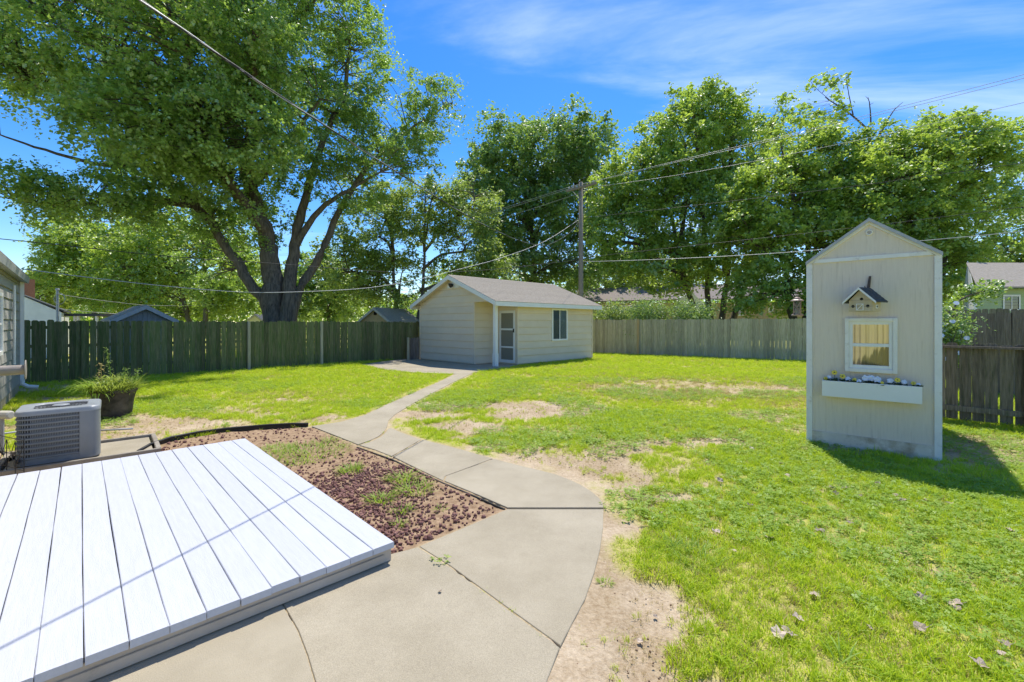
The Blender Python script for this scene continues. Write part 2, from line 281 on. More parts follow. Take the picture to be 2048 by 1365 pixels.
GS0 = Vector((3.96, 5.966)); GU = Vector((.7637, -.6456)).normalized(); GV = Vector((.6456, .7637)).normalized(); GW, GD = 1.27, 2.5
def gsp(u, v): p = GS0 + GU * u + GV * v; return (p.x, p.y)
GSH = [gsp(0, 0), gsp(GW, 0), gsp(GW, GD), gsp(0, GD)]
SHED = [shp(0, 0), shp(5.85, 0), shp(5.85, 4.9), shp(0, 4.9)]
HARD = SLABS + [PATIO, DECK, PAD, HOUSE, GSH, SHED]
# bare soil: (photo x, y, radius across, radius in depth, strength)
BARE = [(1180, 1260, .22, .75, 1.0), (1215, 1140, .17, .45, 1.0), (1180, 1365, .42, .3, 1.0), (1300, 1375, .42, .14, .8), (1245, 1030, .22, .35, .8), (1110, 925, .8, .5, .95), (1230, 900, .75, .5, .85), (1290, 880, .7, .3, .75), (960, 880, .5, .25, .7), (1380, 880, .6, .3, .5), (1180, 945, .5, .3, .8),
        (1060, 815, 1.3, .7, .9), (950, 850, .6, .4, .75), (900, 812, .9, .5, .7), (840, 830, .5, .6, .8), (1150, 860, .5, .2, .5), (1330, 905, .5, .35, .5), (1390, 945, .4, .15, .55), (1520, 830, .45, .35, .8), (1600, 850, .3, .8, .6), (1330, 770, 2.0, 1.0, .35), (1500, 775, 1.6, 1.0, .35),
        (110, 945, 1.3, .5, 1.2), (230, 905, .7, .35, 1.2), (20, 930, .8, .6, 1.2), (250, 870, .8, .7, 1.0), (330, 845, .9, .6, .9), (430, 850, .9, .35, .75), (260, 835, .5, .4, .8), (560, 845, .8, .25, .7), (480, 820, 1.3, .4, .45), (650, 838, .7, .2, .55), (560, 800, 1.2, .5, .3),
        (1960, 900, .8, .6, .85), (2030, 880, .7, .5, .7), (1700, 905, .5, .25, .6), (1900, 880, .4, .5, .6), (150, 800, 1.0, .6, .4), (20, 840, 1.2, 1.4, .5), (60, 775, 2.5, .5, .5), (300, 1000, .5, .5, .9), (1450, 1010, .4, .12, .4), (1290, 985, .35, .25, .55)]
DRY = [(1400, 775, 3.4, 1.8, .95), (1250, 760, 2.0, 1.2, .5), (1580, 800, 1.2, 1.4, .7), (1240, 1235, .35, .5, 1.0), (1420, 1300, .55, .35, .55), (1500, 1150, .6, .5, .35), (600, 790, 2.5, .9, .35), (1800, 1250, .5, .3, .3), (1100, 735, 3, .8, .3), (500, 850, 1.6, .4, .6)]
def blobs(x, y, lst, sd):
    wx = x + (fbm(x * 1.3, y * 1.3, sd) - .5) * 1.1; wy = y + (fbm(x * 1.3, y * 1.3, sd + 50) - .5) * 1.1; m = np.zeros(x.shape)
    for px, py, rx, ry, s in lst:
        a, b = g(px, py); m = np.maximum(m, s * np.exp(-((((wx - a) / rx) ** 2 + ((wy - b) / ry) ** 2) / 1.0) ** 1.3 * .7))
    return m
def masks(x, y):
    n = fbm(x * 2.6, y * 2.6, 3, 5); n2 = fbm(x * 8, y * 8, 33, 3); bare = blobs(x, y, BARE, 21) * 1.15 + (n - .5) * 1.3 + (n2 - .5) * .9
    bare = np.clip((bare - .13) / .52, 0, 1)
    d = np.full(x.shape, 9.0)
    for p in SLABS: d = np.minimum(d, distpoly(x, y, p))
    bare = np.maximum(bare, np.clip(1 - (d - .02 - .06 * fbm(x * 3, y * 3, 9)) / .05, 0, 1) * .9)
    dry = np.clip(blobs(x, y, DRY, 31) * 1.1 + (fbm(x * .9, y * .9, 14) - .5) * .9, 0, 1)
    return bare, dry, d
def lines(lo, hi, st, far): 
    a = np.arange(lo, hi, st); o = [];
    k = st
    p = hi
    while p < far: o.append(p); k *= 1.35; p += k
    o.append(far); q = []; k = st; p = lo - st
    while p > -far: q.append(p); k *= 1.35; p -= k
    q.append(-far); return np.concatenate([np.array(q[::-1]), a, np.array(o)])
gx = lines(-13.5, 14, .07, 900); gy = lines(.2, 26.5, .07, 900)
X, Y = np.meshgrid(gx, gy); X = X.ravel(); Y = Y.ravel(); bare, dry, dsl = masks(X, Y)
bed = inpoly(X, Y, BED)
Z = -.035 + (fbm(X * .7, Y * .7, 5) - .5) * .03 + (fbm(X * 5, Y * 5, 6) - .5) * .016 - bare * .012
Z = np.where(dsl < .25, np.clip(Z, -.016, -.005 - .008 * fbm(X * 6, Y * 6, 2)), Z)
anyhard = np.zeros(X.shape, bool)
for p in HARD: anyhard |= inpoly(X, Y, p)
Z = np.where(anyhard, np.where(dsl < .12, -.008, -.026), Z); Z = np.where(bed & ~anyhard, -.03 + .03 * fbm(X * 4, Y * 4, 8), Z)
nx, ny = len(gx), len(gy)
idx = np.arange(nx * ny).reshape(ny, nx); fq = np.stack([idx[:-1, :-1], idx[:-1, 1:], idx[1:, 1:], idx[1:, :-1]], -1).reshape(-1, 4)
def npmesh(name, v, f, attrs=None, smooth=False):
    me = bpy.data.meshes.new(name); me.vertices.add(len(v)); me.vertices.foreach_set('co', np.asarray(v, np.float32).ravel())
    k = f.shape[1]; me.loops.add(f.size); me.loops.foreach_set('vertex_index', f.astype(np.int32).ravel()); me.polygons.add(len(f))
    me.polygons.foreach_set('loop_start', np.arange(0, f.size, k, dtype=np.int32)); me.polygons.foreach_set('loop_total', np.full(len(f), k, np.int32))
    for nm, (dom, arr) in (attrs or {}).items(): a = me.attributes.new(nm, 'FLOAT', dom); a.data.foreach_set('value', np.asarray(arr, np.float32))
    if smooth: me.polygons.foreach_set('use_smooth', np.ones(len(f), bool))
    me.update(); me.validate(); return me
gm = bpy.data.materials.new('ground_soil_and_turf'); gm.use_nodes = True; nt = gm.node_tree; L = nt.links.new; b = nt.nodes['Principled BSDF']; b.inputs['Roughness'].default_value = .95; b.inputs['Specular IOR Level'].default_value = .1
ge = N(nt, 'ShaderNodeNewGeometry'); aB = N(nt, 'ShaderNodeAttribute', attribute_name='bare'); aD = N(nt, 'ShaderNodeAttribute', attribute_name='dry'); aM = N(nt, 'ShaderNodeAttribute', attribute_name='bed')
def noise(s, d=5, r=.6): n = N(nt, 'ShaderNodeTexNoise', i_Scale=s, i_Detail=d, i_Roughness=r); L(ge.outputs['Position'], n.inputs['Vector']); return n.outputs[0]
def ramp(src, p0, c0, p1, c1): r = N(nt, 'ShaderNodeValToRGB'); e = r.color_ramp.elements; e[0].position, e[1].position = p0, p1; e[0].color = (*c0, 1); e[1].color = (*c1, 1); L(src, r.inputs[0]); return r.outputs[0]
def mixc(f, a, c): m = N(nt, 'ShaderNodeMix', data_type='RGBA', clamp_factor=True); L(f, m.inputs[0]); L(a, m.inputs[6]); L(c, m.inputs[7]); return m.outputs[2]
sandy = ramp(noise(1.3), .42, (.38, .275, .16), .62, (.62, .495, .345)); fine = ramp(noise(38, 6, .75), .36, (.27, .185, .10), .6, (.64, .52, .36))
m1 = N(nt, 'ShaderNodeMix', data_type='RGBA'); m1.inputs[0].default_value = .45; L(sandy, m1.inputs[6]); L(fine, m1.inputs[7])
turf = ramp(noise(22, 6, .7), .35, (.36, .36, .06), .65, (.56, .52, .15)); turfd = ramp(noise(22, 6, .7), .35, (.38, .32, .10), .65, (.56, .48, .2))
c = mixc(aD.outputs['Fac'], turf, turfd); c = mixc(aB.outputs['Fac'], c, m1.outputs[2])
bedc = ramp(noise(16, 6, .7), .35, (.25, .16, .092), .65, (.47, .33, .205)); c = mixc(aM.outputs['Fac'], c, bedc); L(c, b.inputs['Base Color'])
bp = N(nt, 'ShaderNodeBump', i_Strength=.6, i_Distance=.03); L(noise(45, 6, .7), bp.inputs['Height']); L(bp.outputs[0], b.inputs['Normal'])
me = npmesh('ground', np.stack([X, Y, Z], 1), fq, {'bare': ('POINT', bare), 'dry': ('POINT', dry), 'bed': ('POINT', bed.astype(float))}, True); me.materials.append(gm)
ground = bpy.data.objects.new('ground', me); COL.objects.link(ground); struct(ground)

walk = bpy.data.objects.new('walkway', None); COL.objects.link(walk); struct(walk); OFF[walk] = Vector()
def slab(poly, name='slab', z=0.0, th=.1, parent=walk, m=M['concrete']):
    bm = bmesh.new(); vs = [bm.verts.new((x, y, z)) for x, y in poly]; f = bm.faces.new(vs); bmesh.ops.recalc_face_normals(bm, faces=[f])
    if f.normal.z < 0: f.normal_flip()
    r = bmesh.ops.extrude_face_region(bm, geom=[f]); bmesh.ops.translate(bm, vec=(0, 0, -th), verts=[e for e in r['geom'] if isinstance(e, bmesh.types.BMVert)])
    bmesh.ops.recalc_face_normals(bm, faces=bm.faces[:])
    top = [e for e in bm.edges if all(abs(v.co.z - z) < 1e-6 for v in e.verts)]
    bmesh.ops.bevel(bm, geom=top, offset=.003, segments=1, affect='EDGES', clamp_overlap=True)
    bmesh.ops.triangulate(bm, faces=[f for f in bm.faces if len(f.verts) > 4])
    me = bpy.data.meshes.new(name); bm.to_mesh(me); bm.free(); me.materials.append(m); o = bpy.data.objects.new(name, me); COL.objects.link(o); o.parent = parent; return o
for i, p in enumerate(SLABS): slab(p, z=-.0015 * (i % 3))
patio = slab(PATIO, 'patio', z=-.004, parent=None); struct(patio)
# filler bottom of the joints, dark soil
# ------------------------------------------------------------------ deck
deck = T('low_deck', 'low white painted plank deck beside the curved concrete walk', 'deck', (*dk(1.8, 1.2), 0))
bms = []
for q_ in range(6):
    rg = random.Random(q_); ns_ = 16; v = []; f = []; wa, wb = [0], [0]
    for k in range(ns_): wa.append(max(-.0022, min(.0022, wa[-1] + rg.gauss(0, .0011)))); wb.append(max(-.0022, min(.0022, wb[-1] + rg.gauss(0, .0011))))
    for k in range(ns_ + 1):
        x = -DL / 2 + DL * k / ns_; h = (BW - .0018) / 2; cup = rg.uniform(-.0006, .0006)
        for yy, zz_ in ((-h + wa[k] + .001, -.019), (h + wb[k] - .001, -.019), (h + wb[k], .0155), (h + wb[k] - .0035, .019 + cup), (-h + wa[k] + .0035, .019 + cup), (-h + wa[k], .0155)): v.append((x, yy, zz_))
    for k in range(ns_):
        for j in range(6): f.append((k * 6 + j, k * 6 + (j + 1) % 6, k * 6 + 6 + (j + 1) % 6, k * 6 + 6 + j))
    f += [tuple(range(5, -1, -1)), tuple(ns_ * 6 + j for j in range(6))]; b_ = MB().add(v, f).mesh('deck_board'); b_.materials.append(M['deck']); bm = bmesh.new(); bm.from_mesh(b_); bmesh.ops.recalc_face_normals(bm, faces=bm.faces[:]); bm.to_mesh(b_); bm.free(); bms.append(b_)
ang = math.atan2(E1.y, E1.x); pos = 0.0
for i in range(NB):
    w = BW * (random.uniform(.985, 1.0) if i else 1); x, y = dk(DL / 2 + random.uniform(-.006, .006), pos + w / 2)
    inst('deck_board', bms[i % 6], deck, Matrix.Translation((x, y, DZ - .019 + random.uniform(-.0012, .0012))) @ Matrix.Rotation(ang + random.uniform(-.0011, .0011), 4, 'Z') @ Matrix.Diagonal((1, (w - random.uniform(.0, .0022)) / BW, 1, 1))); pos += w
ax = (E2.x, E2.y)
part('fascia', MB().box((*dk(.045, 1.27), .045), (2.53, .036, .094), ax), M['deck_side'], deck, bevel=.003)
part('fascia', MB().box((*dk(.022, 1.29), .032), (2.46, .012, .05), ax), M['deck_side'], deck, bevel=.002)
part('rim_joist', MB().box((*dk(DL / 2, .03), .045), (DL - .14, .036, .092), (E1.x, E1.y)), M['deck_side'], deck)
part('rim_joist', MB().box((*dk(DL - .04, 1.27), .045), (2.5, .036, .092), ax), M['deck_side'], deck)
for k in range(6): part('joist', MB().box((*dk(.5 + k * .55, 1.27), .04), (2.4, .04, .085), ax), M['soil'], deck)
# ------------------------------------------------------------------ planting bed: lava rock, edging
def rocks(name, pts, sz, m, seed=1):
    rg = np.random.default_rng(seed); bm = bmesh.new(); bmesh.ops.create_icosphere(bm, subdivisions=1, radius=1); bm.verts.ensure_lookup_table()
    bv = np.array([v.co for v in bm.verts]); bf = np.array([[v.index for v in f.verts] for f in bm.faces]); bm.free(); n = len(pts)
    v = bv[None] * rg.uniform(.45, 1.3, (n, len(bv), 1)) * rg.uniform(.7, 1.3, (n, 1, 3)); q = rg.normal(size=(n, 4)); q /= np.linalg.norm(q, axis=1)[:, None]; w, x, y, z = q.T
    Rm = np.stack([np.stack([1 - 2 * (y * y + z * z), 2 * (x * y - w * z), 2 * (x * z + w * y)], -1), np.stack([2 * (x * y + w * z), 1 - 2 * (x * x + z * z), 2 * (y * z - w * x)], -1), np.stack([2 * (x * z - w * y), 2 * (y * z + w * x), 1 - 2 * (x * x + y * y)], -1)], 1)
    v = np.einsum('nij,nkj->nki', Rm, v) * np.asarray(sz)[:, None, None]; v += np.asarray(pts)[:, None, :]
    f = (bf[None] + (np.arange(n) * len(bv))[:, None, None]).reshape(-1, 3); me = npmesh(name, v.reshape(-1, 3), f); me.materials.append(m); o = bpy.data.objects.new(name, me); COL.objects.link(o); return o
bx = np.array(BED); cand = RNG.uniform(bx.min(0), bx.max(0), (36000, 2)); cx_, cy_ = cand.T
ok = inpoly(cx_, cy_, BED) & ~inpoly(cx_, cy_, DECK) & ~inpoly(cx_, cy_, PAD); dd = distpoly(cx_, cy_, BED)
# thick near the deck's middle, thin towards the far end
q1 = g(720, 985); q2 = g(830, 1050); den = .95 * np.exp(-(((cx_ - q1[0]) / .55) ** 2 + ((cy_ - q1[1]) / .8) ** 2)) + .50 * np.exp(-(((cx_ - q2[0]) / .45) ** 2 + ((cy_ - q2[1]) / .5) ** 2)) + .06
den *= .4 + 1.2 * fbm(cx_ * 3, cy_ * 3, 77)
ok &= (RNG.uniform(size=len(cx_)) < den) & (dd > .03)
pts = cand[ok]; sz = RNG.uniform(.006, .014, len(pts)) * RNG.choice([1, 1, 1.6], len(pts)); zz = -.018 + .03 * fbm(pts[:, 0] * 4, pts[:, 1] * 4, 8) + sz * .3 - .01
o = rocks('lava_rock', np.column_stack([pts, zz]), sz, M['lava'], 3); o['kind'] = 'stuff'; tag(o, 'dark red lava rock strewn over the bed between deck and walk', 'gravel')
lx = RNG.uniform(-7, 8, 90000); ly = RNG.uniform(1.6, 9, 90000); hd_ = np.zeros(lx.shape, bool)
for p in HARD: hd_ |= inpoly(lx, ly, p)
lb_, _, _ = masks(lx, ly); kk = ~hd_ & (lb_ > .45) & (RNG.uniform(size=len(lx)) < .16 * np.clip(6 / (lx ** 2 + ly ** 2) ** .5, .2, 1.5)); kk |= ~hd_ & inpoly(lx, ly, BED) & (RNG.uniform(size=len(lx)) < .5)
lx, ly = lx[kk], ly[kk]; o = rocks('soil_crumbs', np.column_stack([lx, ly, -.028 + .012 * RNG.uniform(size=len(lx))]), RNG.uniform(.002, .007, len(lx)), M['crumb'], 9); o['kind'] = 'stuff'; tag(o, 'small dark crumbs of soil and bark on the bare ground', 'gravel')
edge = [(*g(px, py), .03) for px, py in ((276, 908), (300, 894), (340, 880), (395, 869), (450, 862), (530, 855), (585, 852), (616, 852))]
mb = MB()
for a, b2 in zip(edge[:-1], edge[1:]):
    a = Vector(a); b2 = Vector(b2); t = (b2 - a).normalized(); nrm = Vector((-t.y, t.x, 0)) * .006
    lo = Vector((0, 0, -.09)); mb.hexa([a + lo - nrm, b2 + lo - nrm, b2 + lo + nrm, a + lo + nrm], [a - nrm, b2 - nrm, b2 + nrm, a + nrm])
er = T('landscape_edging', 'black plastic landscape edging curving along the far side of the lava rock bed', 'edging', (*edge[3][:2], 0))
part('strip', mb, M['black'], er); part('bead', MB().tube(edge, .017, 8), M['black'], er, True)
er2 = [(*g(px, py), -.003) for px, py in ((717, 893), (786, 917), (889, 964), (955, 991), (1013, 1016))]
mb = MB()
for a, b2 in zip(er2[:-1], er2[1:]):
    a = Vector(a); b2 = Vector(b2); t = (b2 - a).normalized(); nrm = Vector((-t.y, t.x, 0)) * .007; off = Vector((-t.y, t.x, 0)) * -.02
    lo = Vector((0, 0, -.08)); a += off; b2 += off; mb.hexa([a + lo - nrm, b2 + lo - nrm, b2 + lo + nrm, a + lo + nrm], [a - nrm, b2 - nrm, b2 + nrm, a + nrm])
tag(part('landscape_edging', mb, M['black']), 'straight dark edging strip between the lava rock and the walk', 'edging')
# ------------------------------------------------------------------ grass: tufts scattered by geometry nodes
def tuft(name, n, h, spread, w, m, curl=.5, seed=0):
    rg = random.Random(seed); v = []; f = []; tint = []
    for _ in range(n):
        a = rg.uniform(0, 6.283); r = spread * math.sqrt(rg.random()); x, y = r * math.cos(a), r * math.sin(a); b_ = rg.uniform(0, 6.283); L_ = h * rg.uniform(.55, 1.15); lean = rg.uniform(.1, curl) * L_; ww = w * rg.uniform(.7, 1.2)
        dx_, dy_ = math.cos(b_), math.sin(b_); px_, py_ = -dy_ * ww, dx_ * ww; k = len(v)
        mx_, my_ = x + dx_ * lean * .35, y + dy_ * lean * .35; tx, ty = x + dx_ * lean, y + dy_ * lean
        v += [(x - px_, y - py_, -.01), (x + px_, y + py_, -.01), (mx_ + px_ * .8, my_ + py_ * .8, L_ * .6), (mx_ - px_ * .8, my_ - py_ * .8, L_ * .6), (tx, ty, L_)]
        f += [(k, k + 1, k + 2, k + 3), (k + 3, k + 2, k + 4)]; t = rg.random(); tint += [t, t]
    me = bpy.data.meshes.new(name); me.from_pydata(v, [], f); a_ = me.attributes.new('tint', 'FLOAT', 'FACE'); a_.data.foreach_set('value', tint); me.materials.append(m); return bpy.data.objects.new(name, me)
def scatter(name, pts, rot, scl, variants, label, cat):
    me = bpy.data.meshes.new(name); me.from_pydata(pts.tolist(), [], [])
    a = me.attributes.new('rot', 'FLOAT_VECTOR', 'POINT'); a.data.foreach_set('vector', rot.astype(np.float32).ravel()); a = me.attributes.new('scl', 'FLOAT', 'POINT'); a.data.foreach_set('value', scl.astype(np.float32))
    o = bpy.data.objects.new(name, me); COL.objects.link(o); ng = bpy.data.node_groups.new(name, 'GeometryNodeTree'); ng.interface.new_socket('Geometry', in_out='INPUT', socket_type='NodeSocketGeometry'); ng.interface.new_socket('Geometry', in_out='OUTPUT', socket_type='NodeSocketGeometry')
    gi = ng.nodes.new('NodeGroupInput'); go = ng.nodes.new('NodeGroupOutput'); ip = ng.nodes.new('GeometryNodeInstanceOnPoints'); gt = ng.nodes.new('GeometryNodeGeometryToInstance'); l = ng.links.new
    for va in variants[::-1]:
        oi = ng.nodes.new('GeometryNodeObjectInfo'); oi.inputs['Object'].default_value = va; oi.inputs['As Instance'].default_value = False; l(oi.outputs['Geometry'], gt.inputs[0])
    l(gi.outputs[0], ip.inputs['Points']); l(gt.outputs[0], ip.inputs['Instance']); ip.inputs['Pick Instance'].default_value = True
    rv = ng.nodes.new('FunctionNodeRandomValue'); rv.data_type = 'INT'; rv.inputs['Min'].default_value = 0; rv.inputs['Max'].default_value = len(variants) - 1
    l([s for s in rv.outputs if s.type == 'INT'][0], ip.inputs['Instance Index'])
    na = ng.nodes.new('GeometryNodeInputNamedAttribute'); na.data_type = 'FLOAT_VECTOR'; na.inputs['Name'].default_value = 'rot'; er_ = ng.nodes.new('FunctionNodeEulerToRotation'); l(na.outputs[0], er_.inputs[0]); l(er_.outputs[0], ip.inputs['Rotation'])
    ns = ng.nodes.new('GeometryNodeInputNamedAttribute'); ns.data_type = 'FLOAT'; ns.inputs['Name'].default_value = 'scl'; l([s for s in ns.outputs if s.enabled][0], ip.inputs['Scale']); l(ip.outputs[0], go.inputs[0])
    md = o.modifiers.new('scatter', 'NODES'); md.node_group = ng; o['kind'] = 'stuff'; tag(o, label, cat); return o
def groundz(x, y): return -.035 + (fbm(x * .7, y * .7, 5) - .5) * .03 + (fbm(x * 5, y * 5, 6) - .5) * .016
def sample(x0, x1, y0, y1, dens, near, far):
    n = int((x1 - x0) * (y1 - y0) * dens); x = RNG.uniform(x0, x1, n); y = RNG.uniform(y0, y1, n); d = np.hypot(x, y); k = (d >= near) & (d < far); return x[k], y[k]
BANDS = [(-1, 6, .6, 3.6, 0, 3.6, 1500), (-5, 7.5, 1.2, 7, 3.6, 6.5, 950), (-11, 12, 1.5, 12, 6.5, 11, 480), (-16, 16, 5, 18, 11, 17.5, 240), (-16, 18, 9, 28, 17.5, 30, 120)]
gp, gs, sp, ss = [], [], [], []
for x0, x1, y0, y1, nr, fr, dn in BANDS:
    x, y = sample(x0, x1, y0, y1, dn, nr, fr); k = np.abs(x) < y * 1.5 + 3; x, y = x[k], y[k]
    hard = np.zeros(x.shape, bool)
    for p in HARD: hard |= inpoly(x, y, p)
    hard |= inpoly(x, y, BED); x, y = x[~hard], y[~hard]; br, dr, ds = masks(x, y); u = RNG.uniform(size=len(x))
    thin = fbm(x * 1.7, y * 1.7, 41); keep = (u > br * .93) & (RNG.uniform(size=len(x)) < .25 + thin * 1.2); isdry = RNG.uniform(size=len(x)) < dr * .85 + .10
    s = (.75 + .6 * fbm(x * 2.2, y * 2.2, 61)) * RNG.uniform(.7, 1.2, len(x)) * (1.0 if fr < 7 else 1.25 if fr < 12 else 1.6 if fr < 18 else 2.0) * (1 - .45 * br)
    z = groundz(x, y)
    kk = keep & ~isdry; gp.append(np.column_stack([x, y, z])[kk]); gs.append(s[kk]); kk = (keep & isdry) | ((br > .35) & (u < .30)); sp.append(np.column_stack([x, y, z - .004])[kk]); ss.append(s[kk] * np.where(br[kk] > .35, .55, .95))
gp = np.concatenate(gp); gs = np.concatenate(gs); sp = np.concatenate(sp); ss = np.concatenate(ss)
def rots(n, tl=.25): return np.column_stack([RNG.normal(0, tl, n), RNG.normal(0, tl, n), RNG.uniform(0, 6.283, n)])
GT = [tuft('grass_tuft', 16, .042, .034, .0022, M['grass'], 1.5, s) for s in range(5)]; ST = [tuft('straw_tuft', 13, .032, .035, .0018, M['straw'], 1.8, 20 + s) for s in range(3)]
scatter('lawn_grass', gp, rots(len(gp)), gs, GT, 'short bright green mown lawn grass all over the yard', 'grass')
scatter('dry_grass', sp, rots(len(sp), .4), ss, ST, 'straw coloured dry grass scattered through the lawn and bare soil', 'grass')
def clover(seed):
    rg = random.Random(seed); v = []; f = []; ti = []
    for _ in range(12):
        a = rg.uniform(0, 6.283); r = .05 * math.sqrt(rg.random()); x, y, z = r * math.cos(a), r * math.sin(a), rg.uniform(.018, .045); tx, ty = rg.uniform(-.4, .4), rg.uniform(-.4, .4); t_ = rg.random()
        for k in range(3):
            b_ = a + k * 2.094; l_ = rg.uniform(.010, .016); c_, s_ = math.cos(b_), math.sin(b_); q = len(v); pt = lambda u, w: (x + c_ * u - s_ * w, y + s_ * u + c_ * w, z + tx * (c_ * u - s_ * w) + ty * (s_ * u + c_ * w))
            v += [pt(0, 0), pt(l_ * .6, l_ * .45), pt(l_ * 1.1, 0), pt(l_ * .6, -l_ * .45)]; f.append((q, q + 1, q + 2, q + 3)); ti.append(t_)
    me = bpy.data.meshes.new('clover'); me.from_pydata(v, [], f); a_ = me.attributes.new('tint', 'FLOAT', 'FACE'); a_.data.foreach_set('value', ti); me.materials.append(M['weed']); return bpy.data.objects.new('clover', me)
cxx = RNG.uniform(-8, 9, 60000); cyy = RNG.uniform(1.5, 13, 60000); hd_ = inpoly(cxx, cyy, BED)
for p in HARD: hd_ |= inpoly(cxx, cyy, p)
kk = ~hd_ & (np.abs(cxx) < cyy * 1.25 + 1) & (fbm(cxx * .8, cyy * .8, 71) + .12 * (cxx > 2.2) > .56) & (RNG.uniform(size=len(cxx)) < .75); cxx, cyy = cxx[kk], cyy[kk]
scatter('clover', np.column_stack([cxx, cyy, groundz(cxx, cyy)]), rots(len(cxx), .1), RNG.uniform(.6, 1.3, len(cxx)), [clover(s) for s in range(3)], 'patches of clover and small broad leaved weeds mixed into the lawn', 'clover')
print('tufts', len(gp), len(sp))
# ------------------------------------------------------------------ walls with lapped siding
def clip(poly, a, b, c):
    "keep a*x + b*y <= c"
    out = []
    for i in range(len(poly)):
        p, q = poly[i], poly[(i + 1) % len(poly)]; dp = a * p[0] + b * p[1] - c; dq = a * q[0] + b * q[1] - c
        if dp <= 0: out.append(p)
        if dp * dq < 0: t = dp / (dp - dq); out.append((p[0] + t * (q[0] - p[0]), p[1] + t * (q[1] - p[1])))
    return out
def wallmap(o, u, n): return lambda s, z, d: (o[0] + u[0] * s + n[0] * d, o[1] + u[1] * s + n[1] * d, z)
def siding(parent, wm, s0, s1, z0, z1, step, m, clips=(), name='siding_board', lap=.032, holes=(), gap=.024):
    z = z0
    while z < z1 - .01:
        za, zb = z, min(z + step, z1)
        rects = [(s0, s1, za + (gap if z > z0 else 0), zb)]
        for h0, h1, hz0, hz1 in holes:
            nr = []
            for r in rects:
                if zb <= hz0 or za >= hz1 or r[1] <= h0 or r[0] >= h1: nr.append(r); continue
                if r[0] < h0: nr.append((r[0], h0, r[2], zb))
                if r[1] > h1: nr.append((h1, r[1], r[2], zb))
            rects = nr
        for r in rects:
            poly = [(r[0], r[2]), (r[1], r[2]), (r[1], r[3]), (r[0], r[3])]
            for c in clips: poly = clip(poly, *c)
            if len(poly) < 3: continue
            part(name, MB().prism(poly, lambda p: wm(p[0], p[1], 0), lambda p: wm(p[0], p[1], .006 + lap * (zb - p[1]) / step)), m, parent)
        z += step
def window(parent, wm, s0, s1, z0, z1, fw=.06, depth=.05, mid=None, midh=False, fm=None, name='window', back=None, sill=False, d0=.01):
    fm = fm or M['white']; mb = MB()
    def bar(a, b_, c, d): mb.hexa([wm(a, c, d0 - .01), wm(b_, c, d0 - .01), wm(b_, c, depth), wm(a, c, depth)], [wm(a, d, d0 - .01), wm(b_, d, d0 - .01), wm(b_, d, depth), wm(a, d, depth)])
    bar(s0, s0 + fw, z0, z1); bar(s1 - fw, s1, z0, z1); bar(s0 + fw, s1 - fw, z0, z0 + fw); bar(s0 + fw, s1 - fw, z1 - fw, z1)
    w = part(name, mb, fm, parent); a, b_, c, d = s0 + fw, s1 - fw, z0 + fw, z1 - fw
    q = lambda e: [(a, c), (b_, c), (b_, d), (a, d)]
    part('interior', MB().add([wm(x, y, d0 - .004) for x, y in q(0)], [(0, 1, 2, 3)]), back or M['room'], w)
    part('pane', MB().add([wm(x, y, depth * .55) for x, y in q(0)], [(0, 1, 2, 3)]), M['glass'], w)
    if mid:
        mb = MB()
        if midh: zc_ = c + (d - c) * mid; mb.hexa([wm(a, zc_ - .02, d0), wm(b_, zc_ - .02, d0), wm(b_, zc_ - .02, depth * .8), wm(a, zc_ - .02, depth * .8)], [wm(a, zc_ + .02, d0), wm(b_, zc_ + .02, d0), wm(b_, zc_ + .02, depth * .8), wm(a, zc_ + .02, depth * .8)])
        else: sc_ = a + (b_ - a) * mid; mb.hexa([wm(sc_ - .018, c, d0), wm(sc_ + .018, c, d0), wm(sc_ + .018, c, depth * .8), wm(sc_ - .018, c, depth * .8)], [wm(sc_ - .018, d, d0), wm(sc_ + .018, d, d0), wm(sc_ + .018, d, depth * .8), wm(sc_ - .018, d, depth * .8)])
        part('sash_bar', mb, fm, w)
    return w
# ------------------------------------------------------------------ the backyard shed
c0, dd_, bb = SH['c0'], SH['d'], SH['b']; SW, SL = SH['w'], SH['l']; WH = 2.40; NS, NT = 1.18, 1.127
sh = T('backyard_shed', 'beige lap sided shed with grey gable roof, porch post and white storm door', 'shed', (*shp(2.9, 2.45), 0))
gw = wallmap(c0, bb, -dd_)                       # gable front: s along b, outward -d
rise = .40; RZ = WH + rise * SW / 2              # wall line of the roof underside
gclips = [(-rise, 1, WH), (rise, 1, WH + rise * SW)]
part('core_wall', MB().prism([(NS, 0), (SW, 0), (SW, WH), (SW / 2, RZ), (NS, WH + rise * NS)], lambda p: gw(p[0], p[1], -.08), lambda p: gw(p[0], p[1], -.001)), M['tan'], sh)
part('gable_header', MB().prism([(0, WH - .03), (NS, WH - .03), (NS, WH + rise * NS), (0, WH)], lambda p: gw(p[0], p[1], -.08), lambda p: gw(p[0], p[1], -.001)), M['tan'], sh)
siding(sh, gw, NS, SW, .04, WH - .03, .272, M['tan'])
siding(sh, gw, 0.02, SW, WH - .03, RZ, .272, M['tan'], gclips)
rw = wallmap(c0, dd_, -bb)                       # long side: s along d, outward -b
part('core_wall', MB().prism([(NT, 0), (SL, 0), (SL, WH), (NT, WH)], lambda p: rw(p[0], p[1], -.08), lambda p: rw(p[0], p[1], -.001)), M['tan'], sh)
siding(sh, rw, NT, SL, .04, WH - .06, .272, M['tan'], holes=[(3.13, 4.02, .9, 2.13)])
part('porch_beam', MB().prism([(0.0, WH - .12), (NT, WH - .12), (NT, WH), (0.0, WH)], lambda p: rw(p[0], p[1], -.09), lambda p: rw(p[0], p[1], -.003)), M['tan'], sh)
nw = wallmap(shp(0, NS), dd_, -bb)               # porch side wall
